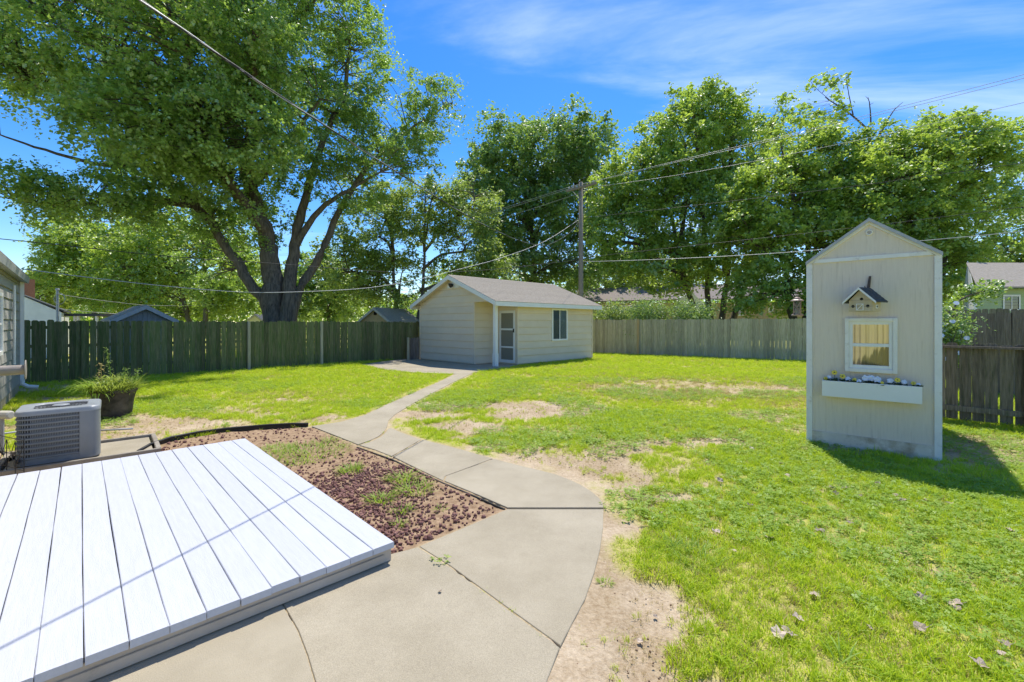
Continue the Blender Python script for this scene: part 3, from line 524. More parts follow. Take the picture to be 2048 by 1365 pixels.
part('core_wall', MB().prism([(0, 0), (NT, 0), (NT, WH), (0, WH)], lambda p: nw(p[0], p[1], -.08), lambda p: nw(p[0], p[1], -.001)), M['tan'], sh)
siding(sh, nw, 0.0, NT, .04, WH - .02, .272, M['tan'])
dw = wallmap(shp(NT, 0), bb, -dd_)               # door wall, s from the outer corner inwards
part('door_wall', MB().prism([(0, 0), (NS, 0), (NS, WH), (0, WH)], lambda p: dw(p[0], p[1], -.08), lambda p: dw(p[0], p[1], -.001)), M['tan'], sh)
part('porch_ceiling', MB().prism([(0, WH - .02), (NS, WH - .02), (NS, WH), (0, WH)], lambda p: (*shp(.0, p[0]), p[1]), lambda p: (*shp(NT, p[0]), p[1])), M['tan'], sh)
lw = wallmap(shp(0, SW), dd_, bb); bw_ = wallmap(shp(SL, 0), bb, dd_)
part('core_wall', MB().prism([(0, 0), (SL, 0), (SL, WH), (0, WH)], lambda p: lw(p[0], p[1], -.08), lambda p: lw(p[0], p[1], -.001)), M['tan'], sh)
part('core_wall', MB().prism([(0, 0), (SW, 0), (SW, WH), (SW / 2, RZ), (0, WH)], lambda p: bw_(p[0], p[1], -.08), lambda p: bw_(p[0], p[1], -.001)), M['tan'], sh)
# corner boards
for (t, s, w_) in ((-.012, NS - .012, .05), (NT - .012, -.014, .05), (SL + .01, -.014, .05), (-.012, SW + .012, .05)):
    part('corner_board', MB().box((*shp(t, s), WH / 2 - .02), (w_, w_, WH - .06), (dd_.x, dd_.y)), M['tan'], sh)
# roof: two slopes with courses of shingle, white fascia and rake boards
OV, OG = .34, .30; RT = .05
def rf(t, s, lift=0): zz_ = WH + .06 + rise * (s if s < SW / 2 else SW - s) + lift; return (*shp(t, s), zz_)
for side in (0, 1):
    sg = (lambda s: s) if side == 0 else (lambda s: SW - s)
    deckp = MB().hexa([rf(-OG, sg(-OV)), rf(SL + OG, sg(-OV)), rf(SL + OG, SW / 2), rf(-OG, SW / 2)], [rf(-OG, sg(-OV), .03), rf(SL + OG, sg(-OV), .03), rf(SL + OG, SW / 2, .03), rf(-OG, SW / 2, .03)])
    rfo = part('roof_slope', deckp, M['shingle'], sh); n_c = 20; span = SW / 2 + OV + .03
    for k in range(n_c):
        a = -OV - .03 + span * k / n_c; b_ = a + span / n_c + .02; a2, b2 = sg(a), sg(min(b_, SW / 2))
        part('shingle_course', MB().hexa([rf(-OG - .02, a2, .031), rf(SL + OG + .02, a2, .031), rf(SL + OG + .02, b2, .031), rf(-OG - .02, b2, .031)], [rf(-OG - .02, a2, .047), rf(SL + OG + .02, a2, .047), rf(SL + OG + .02, b2, .036), rf(-OG - .02, b2, .036)]), M['shingle'], rfo)
    e = sg(-OV)
    def strip(p0, p1, h, th, nx_): 
        p0 = Vector(p0); p1 = Vector(p1); q = Vector(nx_) * th; hh = Vector((0, 0, -h)); return MB().hexa([p0 + hh, p1 + hh, p1 + hh + q, p0 + hh + q], [p0, p1, p1 + q, p0 + q])
    ob = (-bb if side == 0 else bb)
    part('fascia', strip(rf(-OG, e, .028), rf(SL + OG, e, .028), .17, .022, (ob.x, ob.y, 0)), M['white'], sh)
    part('soffit', MB().hexa([(*shp(-OG, e), WH - .075), (*shp(SL + OG, e), WH - .075), (*shp(SL + OG, sg(-.02)), WH - .075), (*shp(-OG, sg(-.02)), WH - .075)], [(*shp(-OG, e), WH - .06), (*shp(SL + OG, e), WH - .06), (*shp(SL + OG, sg(-.02)), WH - .06), (*shp(-OG, sg(-.02)), WH - .06)]), M['tan'], sh)
    for tt, od in ((-OG, -dd_), (SL + OG, dd_)):
        part('rake_board', strip(rf(tt, e, .028), rf(tt, SW / 2, .028), .16, .024, (od.x, od.y, 0)), M['white'], sh)
        part('rake_soffit', MB().hexa([rf(tt, e, -.055), rf(0 if tt < 0 else SL, e, -.055), rf(0 if tt < 0 else SL, SW / 2, -.055), rf(tt, SW / 2, -.055)], [rf(tt, e, -.045), rf(0 if tt < 0 else SL, e, -.045), rf(0 if tt < 0 else SL, SW / 2, -.045), rf(tt, SW / 2, -.045)]), M['tan'], sh)
part('ridge_cap', MB().hexa([rf(-OG - .02, SW / 2 - .12, .045), rf(SL + OG + .02, SW / 2 - .12, .045), rf(SL + OG + .02, SW / 2 + .12, .045), rf(-OG - .02, SW / 2 + .12, .045)], [rf(-OG - .02, SW / 2 - .02, .062), rf(SL + OG + .02, SW / 2 - .02, .062), rf(SL + OG + .02, SW / 2 + .02, .062), rf(-OG - .02, SW / 2 + .02, .062)]), M['shingle'], sh)
# porch post
pc = shp(.06, .06)
pp = part('porch_post', MB().box((*pc, 1.18), (.13, .13, 2.34), (dd_.x, dd_.y)), M['white'], sh, bevel=.006)
part('post_base', MB().box((*pc, .24), (.16, .16, .47), (dd_.x, dd_.y)), M['white'], pp, bevel=.006)
# storm door
D_a, D_b, D_h = .10, .97, 2.07
fr = MB()
def dbar(mb, a, b_, z0, z1, d1, d0=.0): mb.hexa([dw(a, z0, d0), dw(b_, z0, d0), dw(b_, z0, d1), dw(a, z0, d1)], [dw(a, z1, d0), dw(b_, z1, d0), dw(b_, z1, d1), dw(a, z1, d1)])
dbar(fr, D_a - .07, D_a, .02, D_h + .09, .03); dbar(fr, D_b, D_b + .07, .02, D_h + .09, .03); dbar(fr, D_a, D_b, D_h, D_h + .09, .03)
part('door_frame', fr, M['tan'], sh)
mb = MB(); dbar(mb, D_a + .005, D_a + .085, .05, D_h - .01, .05); dbar(mb, D_b - .085, D_b - .005, .05, D_h - .01, .05)
for z0, z1 in ((.05, .16), (.62, .68), (1.30, 1.37), (D_h - .11, D_h - .01)): dbar(mb, D_a + .085, D_b - .085, z0, z1, .048)
door = part('storm_door', mb, M['white'], sh)
for z0, z1 in ((.16, .62), (.68, 1.30), (1.37, D_h - .11)):
    sp_ = MB(); dbar(sp_, D_a + .085, D_b - .085, z0, z1, .022, .012); part('panel', sp_, M['screen'], door)
hb = MB(); dbar(hb, D_a + .03, D_a + .055, 1.22, 1.36, .095, .05); part('handle', hb, M['black'], door)
# sliding window with blinds
ww_ = window(sh, rw, 3.07, 4.08, .85, 2.18, .075, .055, .5, False, back=M['room_pale'])  # backing sheet lightened in colour to stand for a brighter room
mb = MB()
for k in range(24):
    z = .95 + k * .048; mb.hexa([rw(3.62, z, .012), rw(3.99, z, .012), rw(3.99, z + .006, .024), rw(3.62, z + .006, .024)], [rw(3.62, z + .034, .009), rw(3.99, z + .034, .009), rw(3.99, z + .037, .02), rw(3.62, z + .037, .02)])
part('blind', mb, M['blind'], ww_)
# gable light box
lb = T('gable_light', 'small dark floodlight on the cream box under the shed gable peak', 'light', (*shp(-.1, 2.45), RZ - .3))
part('box', MB().prism([(2.05, RZ - .40), (2.85, RZ - .40), (2.82, RZ - .22), (2.45, RZ - .075), (2.08, RZ - .22)], lambda p: gw(p[0], p[1], .02), lambda p: gw(p[0], p[1], .06)), M['white'], lb)
p = gw(2.45, RZ - .27, .06); part('lamp_head', MB().lathe(p, [(.02, 0), (.03, .05), (.07, .07), (.075, .16), (.06, .165)], 12, (-dd_.x * .9, -dd_.y * .9, -.436)), M['black'], lb, True)
part('lamp_head', MB().box((p[0] - .12, p[1] + .06, p[2] + .01), (.14, .12, .08)), M['rust'], lb)
# ------------------------------------------------------------------ fences
def board_mesh(name, w, h, th, m, dog=.03):
    p = [(-w / 2, 0), (w / 2, 0), (w / 2, h - dog), (w / 2 - dog, h), (-w / 2 + dog, h), (-w / 2, h - dog)]
    mb = MB().prism(p, lambda q: (q[0], th / 2, q[1]), lambda q: (q[0], -th / 2, q[1])); me = mb.mesh(name); me.materials.append(m); return me
def fence(name, label, a, b_, h, bw, gap, m, posts=(), rails=(), pm=None, dog=.03, side=-1, jit=.012, railside=None, ph=None, wide=None, z0=-.03):
    "boards from a to b_ (2-D); side = which face (+1/-1 across the run) carries the posts"
    a = Vector(a); b_ = Vector(b_); L_ = (b_ - a).length; u = (b_ - a) / L_; n = Vector((-u.y, u.x)) * side; rot = Matrix.Rotation(math.atan2(u.y, u.x), 4, 'Z')
    t = T(name, label, 'fence', (*(a + b_) * .5, 0)); me = board_mesh('fence_board', bw, h, .019, m, dog); s = 0; rg = random.Random(len(label))
    while s < L_:
        w = bw * (rg.choice(wide) if wide else 1); p = a + u * (s + w / 2)
        inst('fence_board', me, t, Matrix.Translation((p.x, p.y, z0 + rg.uniform(-jit, jit))) @ rot @ Matrix.Rotation(rg.uniform(-.007, .007), 4, 'Y') @ Matrix.Diagonal((w / bw, 1, 1 + rg.uniform(-jit, jit), 1)))
        s += w + gap * rg.uniform(.1, 1.9)
    rs = railside if railside is not None else side; nr = Vector((-u.y, u.x)) * rs
    for z in rails: part('rail', MB().box((*(a + b_) * .5 + nr * .032, z), (L_, .04, .085), (u.x, u.y)), pm or m, t)
    for s, mm in posts: p = a + u * s + n * .056; part('post', MB().box((p.x, p.y, (ph or h) / 2 - .05), (.09, .09, (ph or h) + .06), (u.x, u.y)), mm or pm or m, t, bevel=.004)
    return t
fa = Vector((-12.74, 11.8)) - Vector((.717, .697)) * 3.0; fd = Vector((.717, .697)); fcor = fa + fd * 22.93
def spos(px): r = (px - CX) / F; return (fa.x - r * fa.y) / (r * fd.y - fd.x)
fence('mossy_fence', 'tall dark green mossy board fence along the left side under the big maple', fa, fcor, 1.665, .137, .007, M['fence_green'], posts=[(spos(167), None), (spos(497), M['fence_grey']), (spos(642), M['fence_grey'])], rails=(.35, .95, 1.45), railside=1, ph=1.66)
bA = fcor; bB = Vector((12.27, 18.7)); bd = (bB - bA).normalized(); bE = bA + bd * 17.5
def bpos(px): r = (px - CX) / F; return (bA.x - r * bA.y) / (r * bd.y - bd.x)
fence('back_fence', 'weathered grey dog-eared board fence along the back of the yard', bA, bE, 1.80, .137, .006, M['fence_grey'], posts=[(bpos(1277), M['post_new'])], rails=(.4, 1.0, 1.5), railside=1)
na_ = Vector((7.12, 7.4)) - Vector((.69, -.72)) * 1.3; nb = Vector((7.12, 7.4)) + Vector((.69, -.72)) * 2.2
fence('low_fence', 'low dark plank fence with flat top rail right of the tan garden shed', na_, nb, 1.235, .139, .013, M['fence_dark'], posts=[(1.3 + .94, None), (.05, None)], rails=(.18,), side=-1, railside=-1, dog=.025, ph=1.25, z0=-.01)
lf = [o for o in bpy.data.objects if o.name.startswith('low_fence')][0]; u_ = Vector((.69, -.72)).normalized()
part('top_rail', MB().box((*((na_ + nb) * .5 + Vector((-u_.y, u_.x)) * -.06), 1.175), (3.5, .10, .035), (u_.x, u_.y)), M['fence_brown'], lf)
ra = Vector((10.35, 10.4)); fence('brown_fence', 'tall brown weathered fence with ragged top behind the low plank fence', ra, ra + Vector((.69, -.72)) * 4.2, 1.84, .12, .003, M['fence_brown'], rails=(.4, 1.4), railside=1, dog=.008, jit=.02)
rb = Vector((14.6, 15.4)); fence('dark_fence', 'dark dog-eared fence in front of the pale green house', rb, rb + Vector((.69, -.72)) * 7, 2.06, .15, .008, M['fence_dark'], rails=(.4, 1.6), railside=1)
# short stub of fence between the mossy fence and the shed
sa = Vector((-4.52, 19.28)); fence('fence_stub', 'short low gate of brown boards beside the left wall of the shed', sa, Vector((-4.06, 19.52)), .98, .12, .012, M['fence_brown'], posts=[(.02, M['fence_grey'])], rails=(.25, .8), railside=1, side=-1)
# ------------------------------------------------------------------ the narrow tan garden shed on the right
gs = T('garden_shed', 'narrow tan plywood garden shed with white trim and gable front on the right', 'shed', (*gsp(.6, 1.2), 0))
fm_ = wallmap(GS0, GU, -GV); GE, GP = 2.36, 2.83; gr = (GP - GE) / (GW / 2)
wn0, wn1, wz0, wz1 = .43, .865, .985, 1.58
def gpoly(pts, name='front_panel', m=M['tan_ply']): part(name, MB().prism(pts, lambda p: fm_(p[0], p[1], -.016), lambda p: fm_(p[0], p[1], 0)), m, gs)
gpoly([(0, -.08), (wn0, -.08), (wn0, GE + gr * wn0), (0, GE)]); gpoly([(wn1, -.08), (GW, -.08), (GW, GE), (wn1, GE + gr * (GW - wn1))]); gpoly([(wn0, -.08), (wn1, -.08), (wn1, wz0), (wn0, wz0)]); gpoly([(wn0, wz1), (wn1, wz1), (wn1, GE + gr * (GW - wn1)), (GW / 2, GP), (wn0, GE + gr * wn0)])
for (o_, d_, n_) in ((gsp(0, 0), GV, -GU), (gsp(GW, 0), GV, GU)):
    wm = wallmap(o_, d_, n_); part('side_wall', MB().prism([(.0, 0), (GD, 0), (GD, GE), (.0, GE)], lambda p: wm(p[0], p[1], -.016), lambda p: wm(p[0], p[1], .0)), M['tan_ply'], gs)
    part('corner_trim', MB().prism([(.0, 0), (.06, 0), (.06, GE - .02), (.0, GE - .02)], lambda p: wm(p[0], p[1], .0005), lambda p: wm(p[0], p[1], .02)), M['trim_old'], gs)
wm = wallmap(gsp(0, GD), GU, GV); part('back_wall', MB().prism([(0, 0), (GW, 0), (GW, GE), (GW / 2, GP), (0, GE)], lambda p: wm(p[0], p[1], -.016), lambda p: wm(p[0], p[1], 0)), M['tan_ply'], gs)
def trim(pts, name, m=M['trim_old'], d1=.02): part(name, MB().prism(pts, lambda p: fm_(p[0], p[1], .0005), lambda p: fm_(p[0], p[1], d1)), m, gs)
trim([(-.02, -.07), (.045, -.07), (.045, GE - .02), (-.02, GE - .03)], 'corner_trim'); trim([(GW - .045, -.07), (GW + .02, -.07), (GW + .02, GE - .03), (GW - .045, GE - .02)], 'corner_trim')
trim([(.045, -.07), (GW - .045, -.07), (GW - .045, .135), (.045, .135)], 'base_board', M['base_board'], .022)
trim([(.05, GE - .012), (GW - .05, GE - .012), (GW - .10, GE + .035), (.10, GE + .035)], 'frieze_board', d1=.018)
for sgn in (0, 1):
    f_ = (lambda u: u) if sgn == 0 else (lambda u: GW - u)
    trim([(f_(-.02), GE - .055), (f_(GW / 2), GP - .045), (f_(GW / 2), GP + .006), (f_(-.02), GE - .01)][::1 if sgn == 0 else -1], 'rake_trim', d1=.023)
    def rp_(u, v, lift): p = gsp(f_(u), v); return (*p, GE + gr * u + lift)
    for v0, v1, nm_, mt_ in ((-.045, .26, 'roof_slope', 'shingle'), (.26, .70, 'added_light_panel', 'added_panel'), (.70, GD + .06, 'roof_slope', 'shingle')):  # unseen clear strip added to the roof so sun lights the curtain
        part(nm_, MB().hexa([rp_(-.02, v0, .006), rp_(GW / 2, v0, .006), rp_(GW / 2, v1, .006), rp_(-.02, v1, .006)], [rp_(-.02, v0, .032), rp_(GW / 2, v0, .032), rp_(GW / 2, v1, .032), rp_(-.02, v1, .032)]), M[mt_], gs)
    part('drip_edge', MB().hexa([rp_(-.025, -.055, -.012), rp_(GW / 2, -.055, -.012), rp_(GW / 2, -.046, -.012), rp_(-.025, -.046, -.012)], [rp_(-.025, -.055, .03), rp_(GW / 2, -.055, .03), rp_(GW / 2, -.046, .03), rp_(-.025, -.046, .03)]), M['grey_pvc'], gs)
vc = fm_(GW / 2, GP - .145, .0); rv_ = part('round_vent', MB().lathe(vc, [(.036, 0), (.036, .015), (.028, .02), (.022, .012)], 20, (-GV.x, -GV.y, 0)), M['trim_old'], gs); part('vent_louver', MB().lathe(fm_(GW / 2, GP - .145, .012), [(.02, 0), (.02, .004)], 16, (-GV.x, -GV.y, 0)), M['reel'], rv_)
# its window with curtain behind the glass
mb = MB()
def fbar(mb, a, b_, z0, z1, d0, d1): mb.hexa([fm_(a, z0, d0), fm_(b_, z0, d0), fm_(b_, z0, d1), fm_(a, z0, d1)], [fm_(a, z1, d0), fm_(b_, z1, d0), fm_(b_, z1, d1), fm_(a, z1, d1)])
o0, o1, q0, q1_ = .393, .902, .945, 1.62
fbar(mb, o0, o0 + .045, q0, q1_, .001, .045); fbar(mb, o1 - .045, o1, q0, q1_, .001, .045); fbar(mb, o0 + .045, o1 - .045, q0, q0 + .05, .001, .045); fbar(mb, o0 + .045, o1 - .045, q1_ - .045, q1_, .001, .045)
gwin = part('window', mb, M['trim_old'], gs, bevel=.005)
mb = MB(); a, b_, c, d = o0 + .045, o1 - .045, q0 + .05, q1_ - .045
fbar(mb, a, a + .035, c, d, -.03, .03); fbar(mb, b_ - .035, b_, c, d, -.03, .03); fbar(mb, a + .035, b_ - .035, c, c + .04, -.03, .03); fbar(mb, a + .035, b_ - .035, d - .035, d, -.03, .03); zm = (c + d) / 2; fbar(mb, a + .035, b_ - .035, zm - .02, zm + .02, -.025, .028)
part('sash', mb, M['white'], gwin, bevel=.003)
for z0, z1, dq in ((c + .04, zm - .02, .006), (zm + .02, d - .035, -.006)): part('pane', MB().add([fm_(a + .035, z0, dq), fm_(b_ - .035, z0, dq), fm_(b_ - .035, z1, dq), fm_(a + .035, z1, dq)], [(0, 1, 2, 3)]), M['glass_clear'], gwin)
mb = MB(); n_ = 90; vs = []
for k in range(n_ + 1):
    u = o0 - .13 + (o1 - o0 + .26) * k / n_; w_ = .012 * math.sin(k * .75 + math.sin(k * .21) * 1.7) + .006 * math.sin(k * 1.9)
    for z in (c - .06, zm, d + .10): vs.append(fm_(u, z, -.055 + w_ * (1.1 - .4 * (z - c))))
part('curtain', mb.add(vs, [(k * 3 + j, k * 3 + 3 + j, k * 3 + 4 + j, k * 3 + 1 + j) for k in range(n_) for j in range(2)]), M['curtain'], gwin, True)
# flower box and artificial pansies
fbx = T('window_box', 'long white wooden flower box under the window of the tan garden shed', 'planter', (*gsp(.64, -.08), .63)); b0, b1, bz0, bz1, bdp = .165, 1.115, .625, .825, .165
def fpart(name, a, b_, z0, z1, d0, d1, m=M['white']): mb = MB(); fbar(mb, a, b_, z0, z1, d0, d1); return part(name, mb, m, fbx, bevel=.003)
fpart('front_board', b0, b1, bz0, bz1, bdp - .018, bdp); fpart('end_board', b0, b0 + .016, bz0 + .001, bz1 - .001, .021, bdp - .0185); fpart('end_board', b1 - .016, b1, bz0 + .001, bz1 - .001, .021, bdp - .0185); fpart('bottom_board', b0 + .017, b1 - .017, bz0 + .006, bz0 + .02, .021, bdp - .019); fpart('soil', b0 + .017, b1 - .017, bz0 + .02, bz1 - .03, .021, bdp - .019, M['soil'])
def pansy(u, d, z, m, r, label, hc=True, nleaf=4):
    p = Vector(fm_(u, z, d)); st = T('pansy', label, 'flower', fm_(u, bz1 - .03, d), 'artificial flowers in the white window box'); base = Vector(fm_(u, bz1 - .03, d))
    part('stem', MB().tube([base, (base + p) * .5 + Vector((.004, 0, 0)), p], .003, 5), M['petal_leaf'], st)
    mb = MB(); nrm = Vector((-GV.x * .9, -GV.y * .9, .35)).normalized(); a_ = nrm.orthogonal().normalized(); b2 = nrm.cross(a_)
    for k in range(5):
        th = k * 1.2566 + u * 9; dr = a_ * math.cos(th) + b2 * math.sin(th); sd_ = nrm.cross(dr); c_ = p + dr * r * .5
        ring = [c_ + (dr * math.cos(q * .785) * random.uniform(.5, .72) + sd_ * math.sin(q * .785) * random.uniform(.45, .66)) * r * 1.12 + nrm * (.15 * r * math.cos(q * 1.57 + k)) for q in range(8)]; kk = len(mb.v); mb.add([c_ + nrm * (.004 + .002 * k)] + [x_ + nrm * .002 * k for x_ in ring], [(0, 1 + q, 1 + (q + 1) % 8) for q in range(8)])
    part('bloom', mb, m, st)
    if hc: part('eye', MB().lathe(p + nrm * .012, [(r * .28, 0), (r * .2, .004)], 8, nrm), M['rust'], st)
    mb = MB()
    for k in range(nleaf):
        th = random.uniform(0, 6.28); l_ = random.uniform(.035, .075); dr = Vector((math.cos(th), math.sin(th), random.uniform(.2, .9))).normalized(); sd_ = dr.cross(Vector((0, 0, 1))).normalized() * l_ * .35; q = base + Vector((0, 0, random.uniform(0, .03)))
        mb.add([q, q + dr * l_ * .5 + sd_, q + dr * l_, q + dr * l_ * .5 - sd_], [(0, 1, 2, 3)])
    part('leaf', mb, M['petal_leaf'], st)
Yw = 'yellow artificial pansy '; Ww = 'white artificial flower '
for u, d, z, m, r, lab, hc in ((.20, .10, .845, 'petal_y', .020, Yw + 'hanging over the far left end of the flower box', 1), (.29, .09, .925, 'petal_y', .028, Yw + 'standing tallest near the left end of the flower box', 1), (.375, .10, .885, 'petal_y', .028, Yw + 'just left of the window in the flower box', 1), (.495, .12, .855, 'petal_y', .02, Yw + 'below the left sash of the window in the flower box', 0), (.76, .13, .838, 'petal_y', .017, Yw + 'low on the rim right of the white flowers', 0), (.90, .11, .88, 'petal_y', .026, Yw + 'with dark leaves in the right half of the box', 1), (1.04, .11, .855, 'petal_y', .021, Yw + 'at the right end of the flower box', 1),
                           (.43, .10, .855, 'petal_w', .026, Ww + 'between the second and third yellow pansies from the left', 0), (.54, .13, .84, 'petal_w', .022, Ww + 'low on the rim right of the third yellow pansy', 0), (.60, .09, .878, 'petal_w', .032, Ww + 'left one of the big white bunch under the window', 0), (.66, .08, .882, 'petal_w', .034, Ww + 'middle one of the big white bunch under the window', 0), (.715, .10, .87, 'petal_w', .036, Ww + 'right one of the big white bunch under the window', 0), (.835, .09, .865, 'petal_w', .028, Ww + 'just left of the yellow pansy with dark leaves', 0), (.96, .09, .86, 'petal_w', .026, Ww + 'just right of the yellow pansy with dark leaves', 0), (.235, .08, .862, 'petal_w', .022, Ww + 'behind the yellow pansies at the left end', 0), (1.085, .12, .845, 'petal_w', .018, Ww + 'at the far right end of the flower box', 0)):
    pansy(u, d, z, M[m], r, lab, hc, 22 if abs(u - .9) < .01 or u in (.29, .66) else 9)
# birdhouse hung on an iron bracket
bh = T('birdhouse', 'small wooden barn birdhouse with dark shingle roof hung on the tan garden shed', 'birdhouse', (*gsp(.62, -.17), 1.7))
th0 = R(-66); bu = Vector((math.cos(th0), math.sin(th0))); bv = Vector((-bu.y, bu.x)); bc = Vector(gsp(.56, -.27)); bwid, bdep, bze, bzb, bpk = .255, .17, 1.835, 1.70, 1.965
def bp_(a, d, z): v = bc + bu * a + bv * d; return (v.x, v.y, z)
part('body', MB().prism([(-bwid / 2, bzb), (bwid / 2, bzb), (bwid / 2, bze), (0, bpk), (-bwid / 2, bze)], lambda p: bp_(p[0], bdep, p[1]), lambda p: bp_(p[0], 0, p[1])), M['wood_pale'], bh, bevel=.002)
for z in (bzb + .055, bze - .002): part('plank_line', MB().prism([(-bwid / 2 + .004, z), (bwid / 2 - .004, z), (bwid / 2 - .004, z + .004), (-bwid / 2 + .004, z + .004)], lambda p: bp_(p[0], .002, p[1]), lambda p: bp_(p[0], -.003, p[1])), M['timber'], bh)
for sgn in (-1, 1):
    def rr_(t, d, l): return bp_(sgn * t * (bwid / 2 + .055), d, bpk + .012 - t * (bpk - bze + .045) + l)
    ro = part('roof', MB().hexa([rr_(0, -.035, 0), rr_(1, -.035, 0), rr_(1, bdep + .03, 0), rr_(0, bdep + .03, 0)], [rr_(0, -.035, .012), rr_(1, -.035, .012), rr_(1, bdep + .03, .012), rr_(0, bdep + .03, .012)]), M['shingle_dark'], bh)
    for k in range(5): part('shingle_row', MB().hexa([rr_(k / 5, -.03, .0125), rr_((k + 1) / 5 + .02, -.03, .0125), rr_((k + 1) / 5 + .02, bdep + .03, .0125), rr_(k / 5, bdep + .03, .0125)], [rr_(k / 5, -.03, .015), rr_((k + 1) / 5 + .02, -.03, .02), rr_((k + 1) / 5 + .02, bdep + .03, .02), rr_(k / 5, bdep + .03, .015)]), M['shingle_dark'], ro)
    part('barge_board', MB().hexa([rr_(0, -.042, -.014), rr_(1, -.042, -.014), rr_(1, -.036, -.014), rr_(0, -.036, -.014)], [rr_(0, -.042, .013), rr_(1, -.042, .013), rr_(1, -.036, .013), rr_(0, -.036, .013)]), M['white'], bh)
for a, z in ((-.082, bzb + .062), (.078, bzb + .062), (.012, bzb + .148)): part('entrance_hole', MB().lathe(bp_(a, .001, z), [(.018, 0), (.018, .003)], 16, (-bv.x, -bv.y, 0)), M['void'], bh)
mb = MB()
for a, b_, z0, z1 in ((-.045, -.038, .012, .092), (.027, .034, .012, .092), (-.038, .027, .012, .019), (-.038, .027, .085, .092)): mb.hexa([bp_(a, -.001, bzb + z0), bp_(b_, -.001, bzb + z0), bp_(b_, -.007, bzb + z0), bp_(a, -.007, bzb + z0)], [bp_(a, -.001, bzb + z1), bp_(b_, -.001, bzb + z1), bp_(b_, -.007, bzb + z1), bp_(a, -.007, bzb + z1)])
mb.tube([bp_(-.036, -.005, bzb + .02), bp_(.025, -.005, bzb + .084)], .0045, 6); part('barn_door', mb, M['white'], bh)
part('side_window', MB().box(bp_(bwid / 2 + .002, bdep * .5, bzb + .055), (.004, .042, .042), (bu.x, bu.y)), M['white'], bh); part('side_window', MB().box(bp_(bwid / 2 + .005, bdep * .5, bzb + .055), (.004, .018, .022), (bu.x, bu.y)), M['void'], bh)
br = T('wall_bracket', 'rusty iron hook bracket above the birdhouse on the tan shed wall', 'bracket', fm_(.63, 2.05, .0))
part('plate', MB().hexa([fm_(.612, 2.0, .021), fm_(.645, 2.0, .021), fm_(.645, 2.0, .001), fm_(.612, 2.0, .001)], [fm_(.632, 2.14, .021), fm_(.655, 2.14, .021), fm_(.655, 2.14, .001), fm_(.632, 2.14, .001)]), M['rust'], br)
hp = [Vector(fm_(.628, 2.01, .012)), Vector(fm_(.62, 1.985, .06)), Vector(fm_(.61, 1.975, .12))] + [Vector(bp_(.0, bdep * .5, bpk + .04)), Vector(bp_(0, bdep * .5, bpk + .01))]
part('hook', MB().tube(hp, .004, 6), M['rust'], br)
# hanging lantern on the shed's left side
lp = Vector((*(Vector(gsp(0, .55)) - GU * .20), 0)); la = T('hanging_lantern', 'bronze hanging lantern with crossed sides left of the tan garden shed', 'lantern', (lp.x, lp.y, 1.66)); zb, zt = 1.685, 1.88
part('base', MB().lathe((lp.x, lp.y, zb - .02), [(.075, 0), (.08, .008), (.075, .02), (.06, .03)], 4, None), M['bronze'], la); part('cap', MB().lathe((lp.x, lp.y, zt), [(.085, 0), (.08, .012), (.045, .03), (.04, .05), (.018, .06), (.012, .075)], 16), M['bronze'], la)
mb = MB(); cs = [(lp.x + .058 * math.cos(R(q)), lp.y + .058 * math.sin(R(q))) for q in (5, 95, 185, 275)]
for k in range(4): mb.tube([(*cs[k], zb), (*cs[k], zt)], .005, 6); mb.tube([(*cs[k], zb + .02), (*cs[(k + 1) % 4], zt - .01)], .0035, 5); mb.tube([(*cs[k], zt - .01), (*cs[(k + 1) % 4], zb + .02)], .0035, 5)
part('frame', mb, M['bronze'], la)
for k in range(4): part('pane', MB().add([(*cs[k], zb), (*cs[(k + 1) % 4], zb), (*cs[(k + 1) % 4], zt), (*cs[k], zt)], [(0, 1, 2, 3)]), M['glass'], la)
part('candle', MB().lathe((lp.x, lp.y, zb), [(.032, 0), (.032, .09), (.028, .095)], 12), M['candle'], la)
part('ring', MB().tube([(lp.x + .014 * math.cos(t * .52), lp.y, zt + .088 + .014 * math.sin(t * .52)) for t in range(13)], .0025, 5), M['bronze'], la)
lk = T('lantern_hook', 'thin dark iron arm holding the lantern on the garden shed side wall', 'bracket', (*gsp(0, .55), 2.0)); w0 = Vector((*gsp(-.01, .55), 2.02)); part('arm', MB().tube([w0, w0 + Vector((-GU.x * .1, -GU.y * .1, .05)), Vector((lp.x, lp.y, 2.02)), Vector((lp.x, lp.y, zt + .105))], .005, 6), M['rust'], lk)
# ------------------------------------------------------------------ the house on the left
hs_ = T('house', 'grey lap sided house corner with white downspout at the left edge', 'house', (HC.x, HC.y, 0)); hw = wallmap(HC, HD, HN); HE = 2.62; HL = 15.0
part('core_wall', MB().prism([(0, -.1), (HL, -.1), (HL, HE), (0, HE)], lambda p: hw(p[0], p[1], -.2), lambda p: hw(p[0], p[1], -.001)), M['house'], hs_)
siding(hs_, hw, .06, HL, .18, HE - .05, .205, M['house'], lap=.02)
part('foundation', MB().prism([(0, -.1), (HL, -.1), (HL, .17), (0, .17)], lambda p: hw(p[0], p[1], -.001), lambda p: hw(p[0], p[1], .012)), M['concrete'], hs_)
part('corner_board', MB().prism([(-.02, .1), (.06, .1), (.06, HE), (-.02, HE)], lambda p: hw(p[0], p[1], -.05), lambda p: hw(p[0], p[1], .03)), M['house'], hs_)
ew = wallmap(HC, -HN, -HD); part('end_wall', MB().prism([(0, -.1), (8, -.1), (8, HE), (4, HE + 1.5), (0, HE)], lambda p: ew(p[0], p[1], -.2), lambda p: ew(p[0], p[1], -.001)), M['house'], hs_)
def hr(s, d, z): return hw(s, z, d)
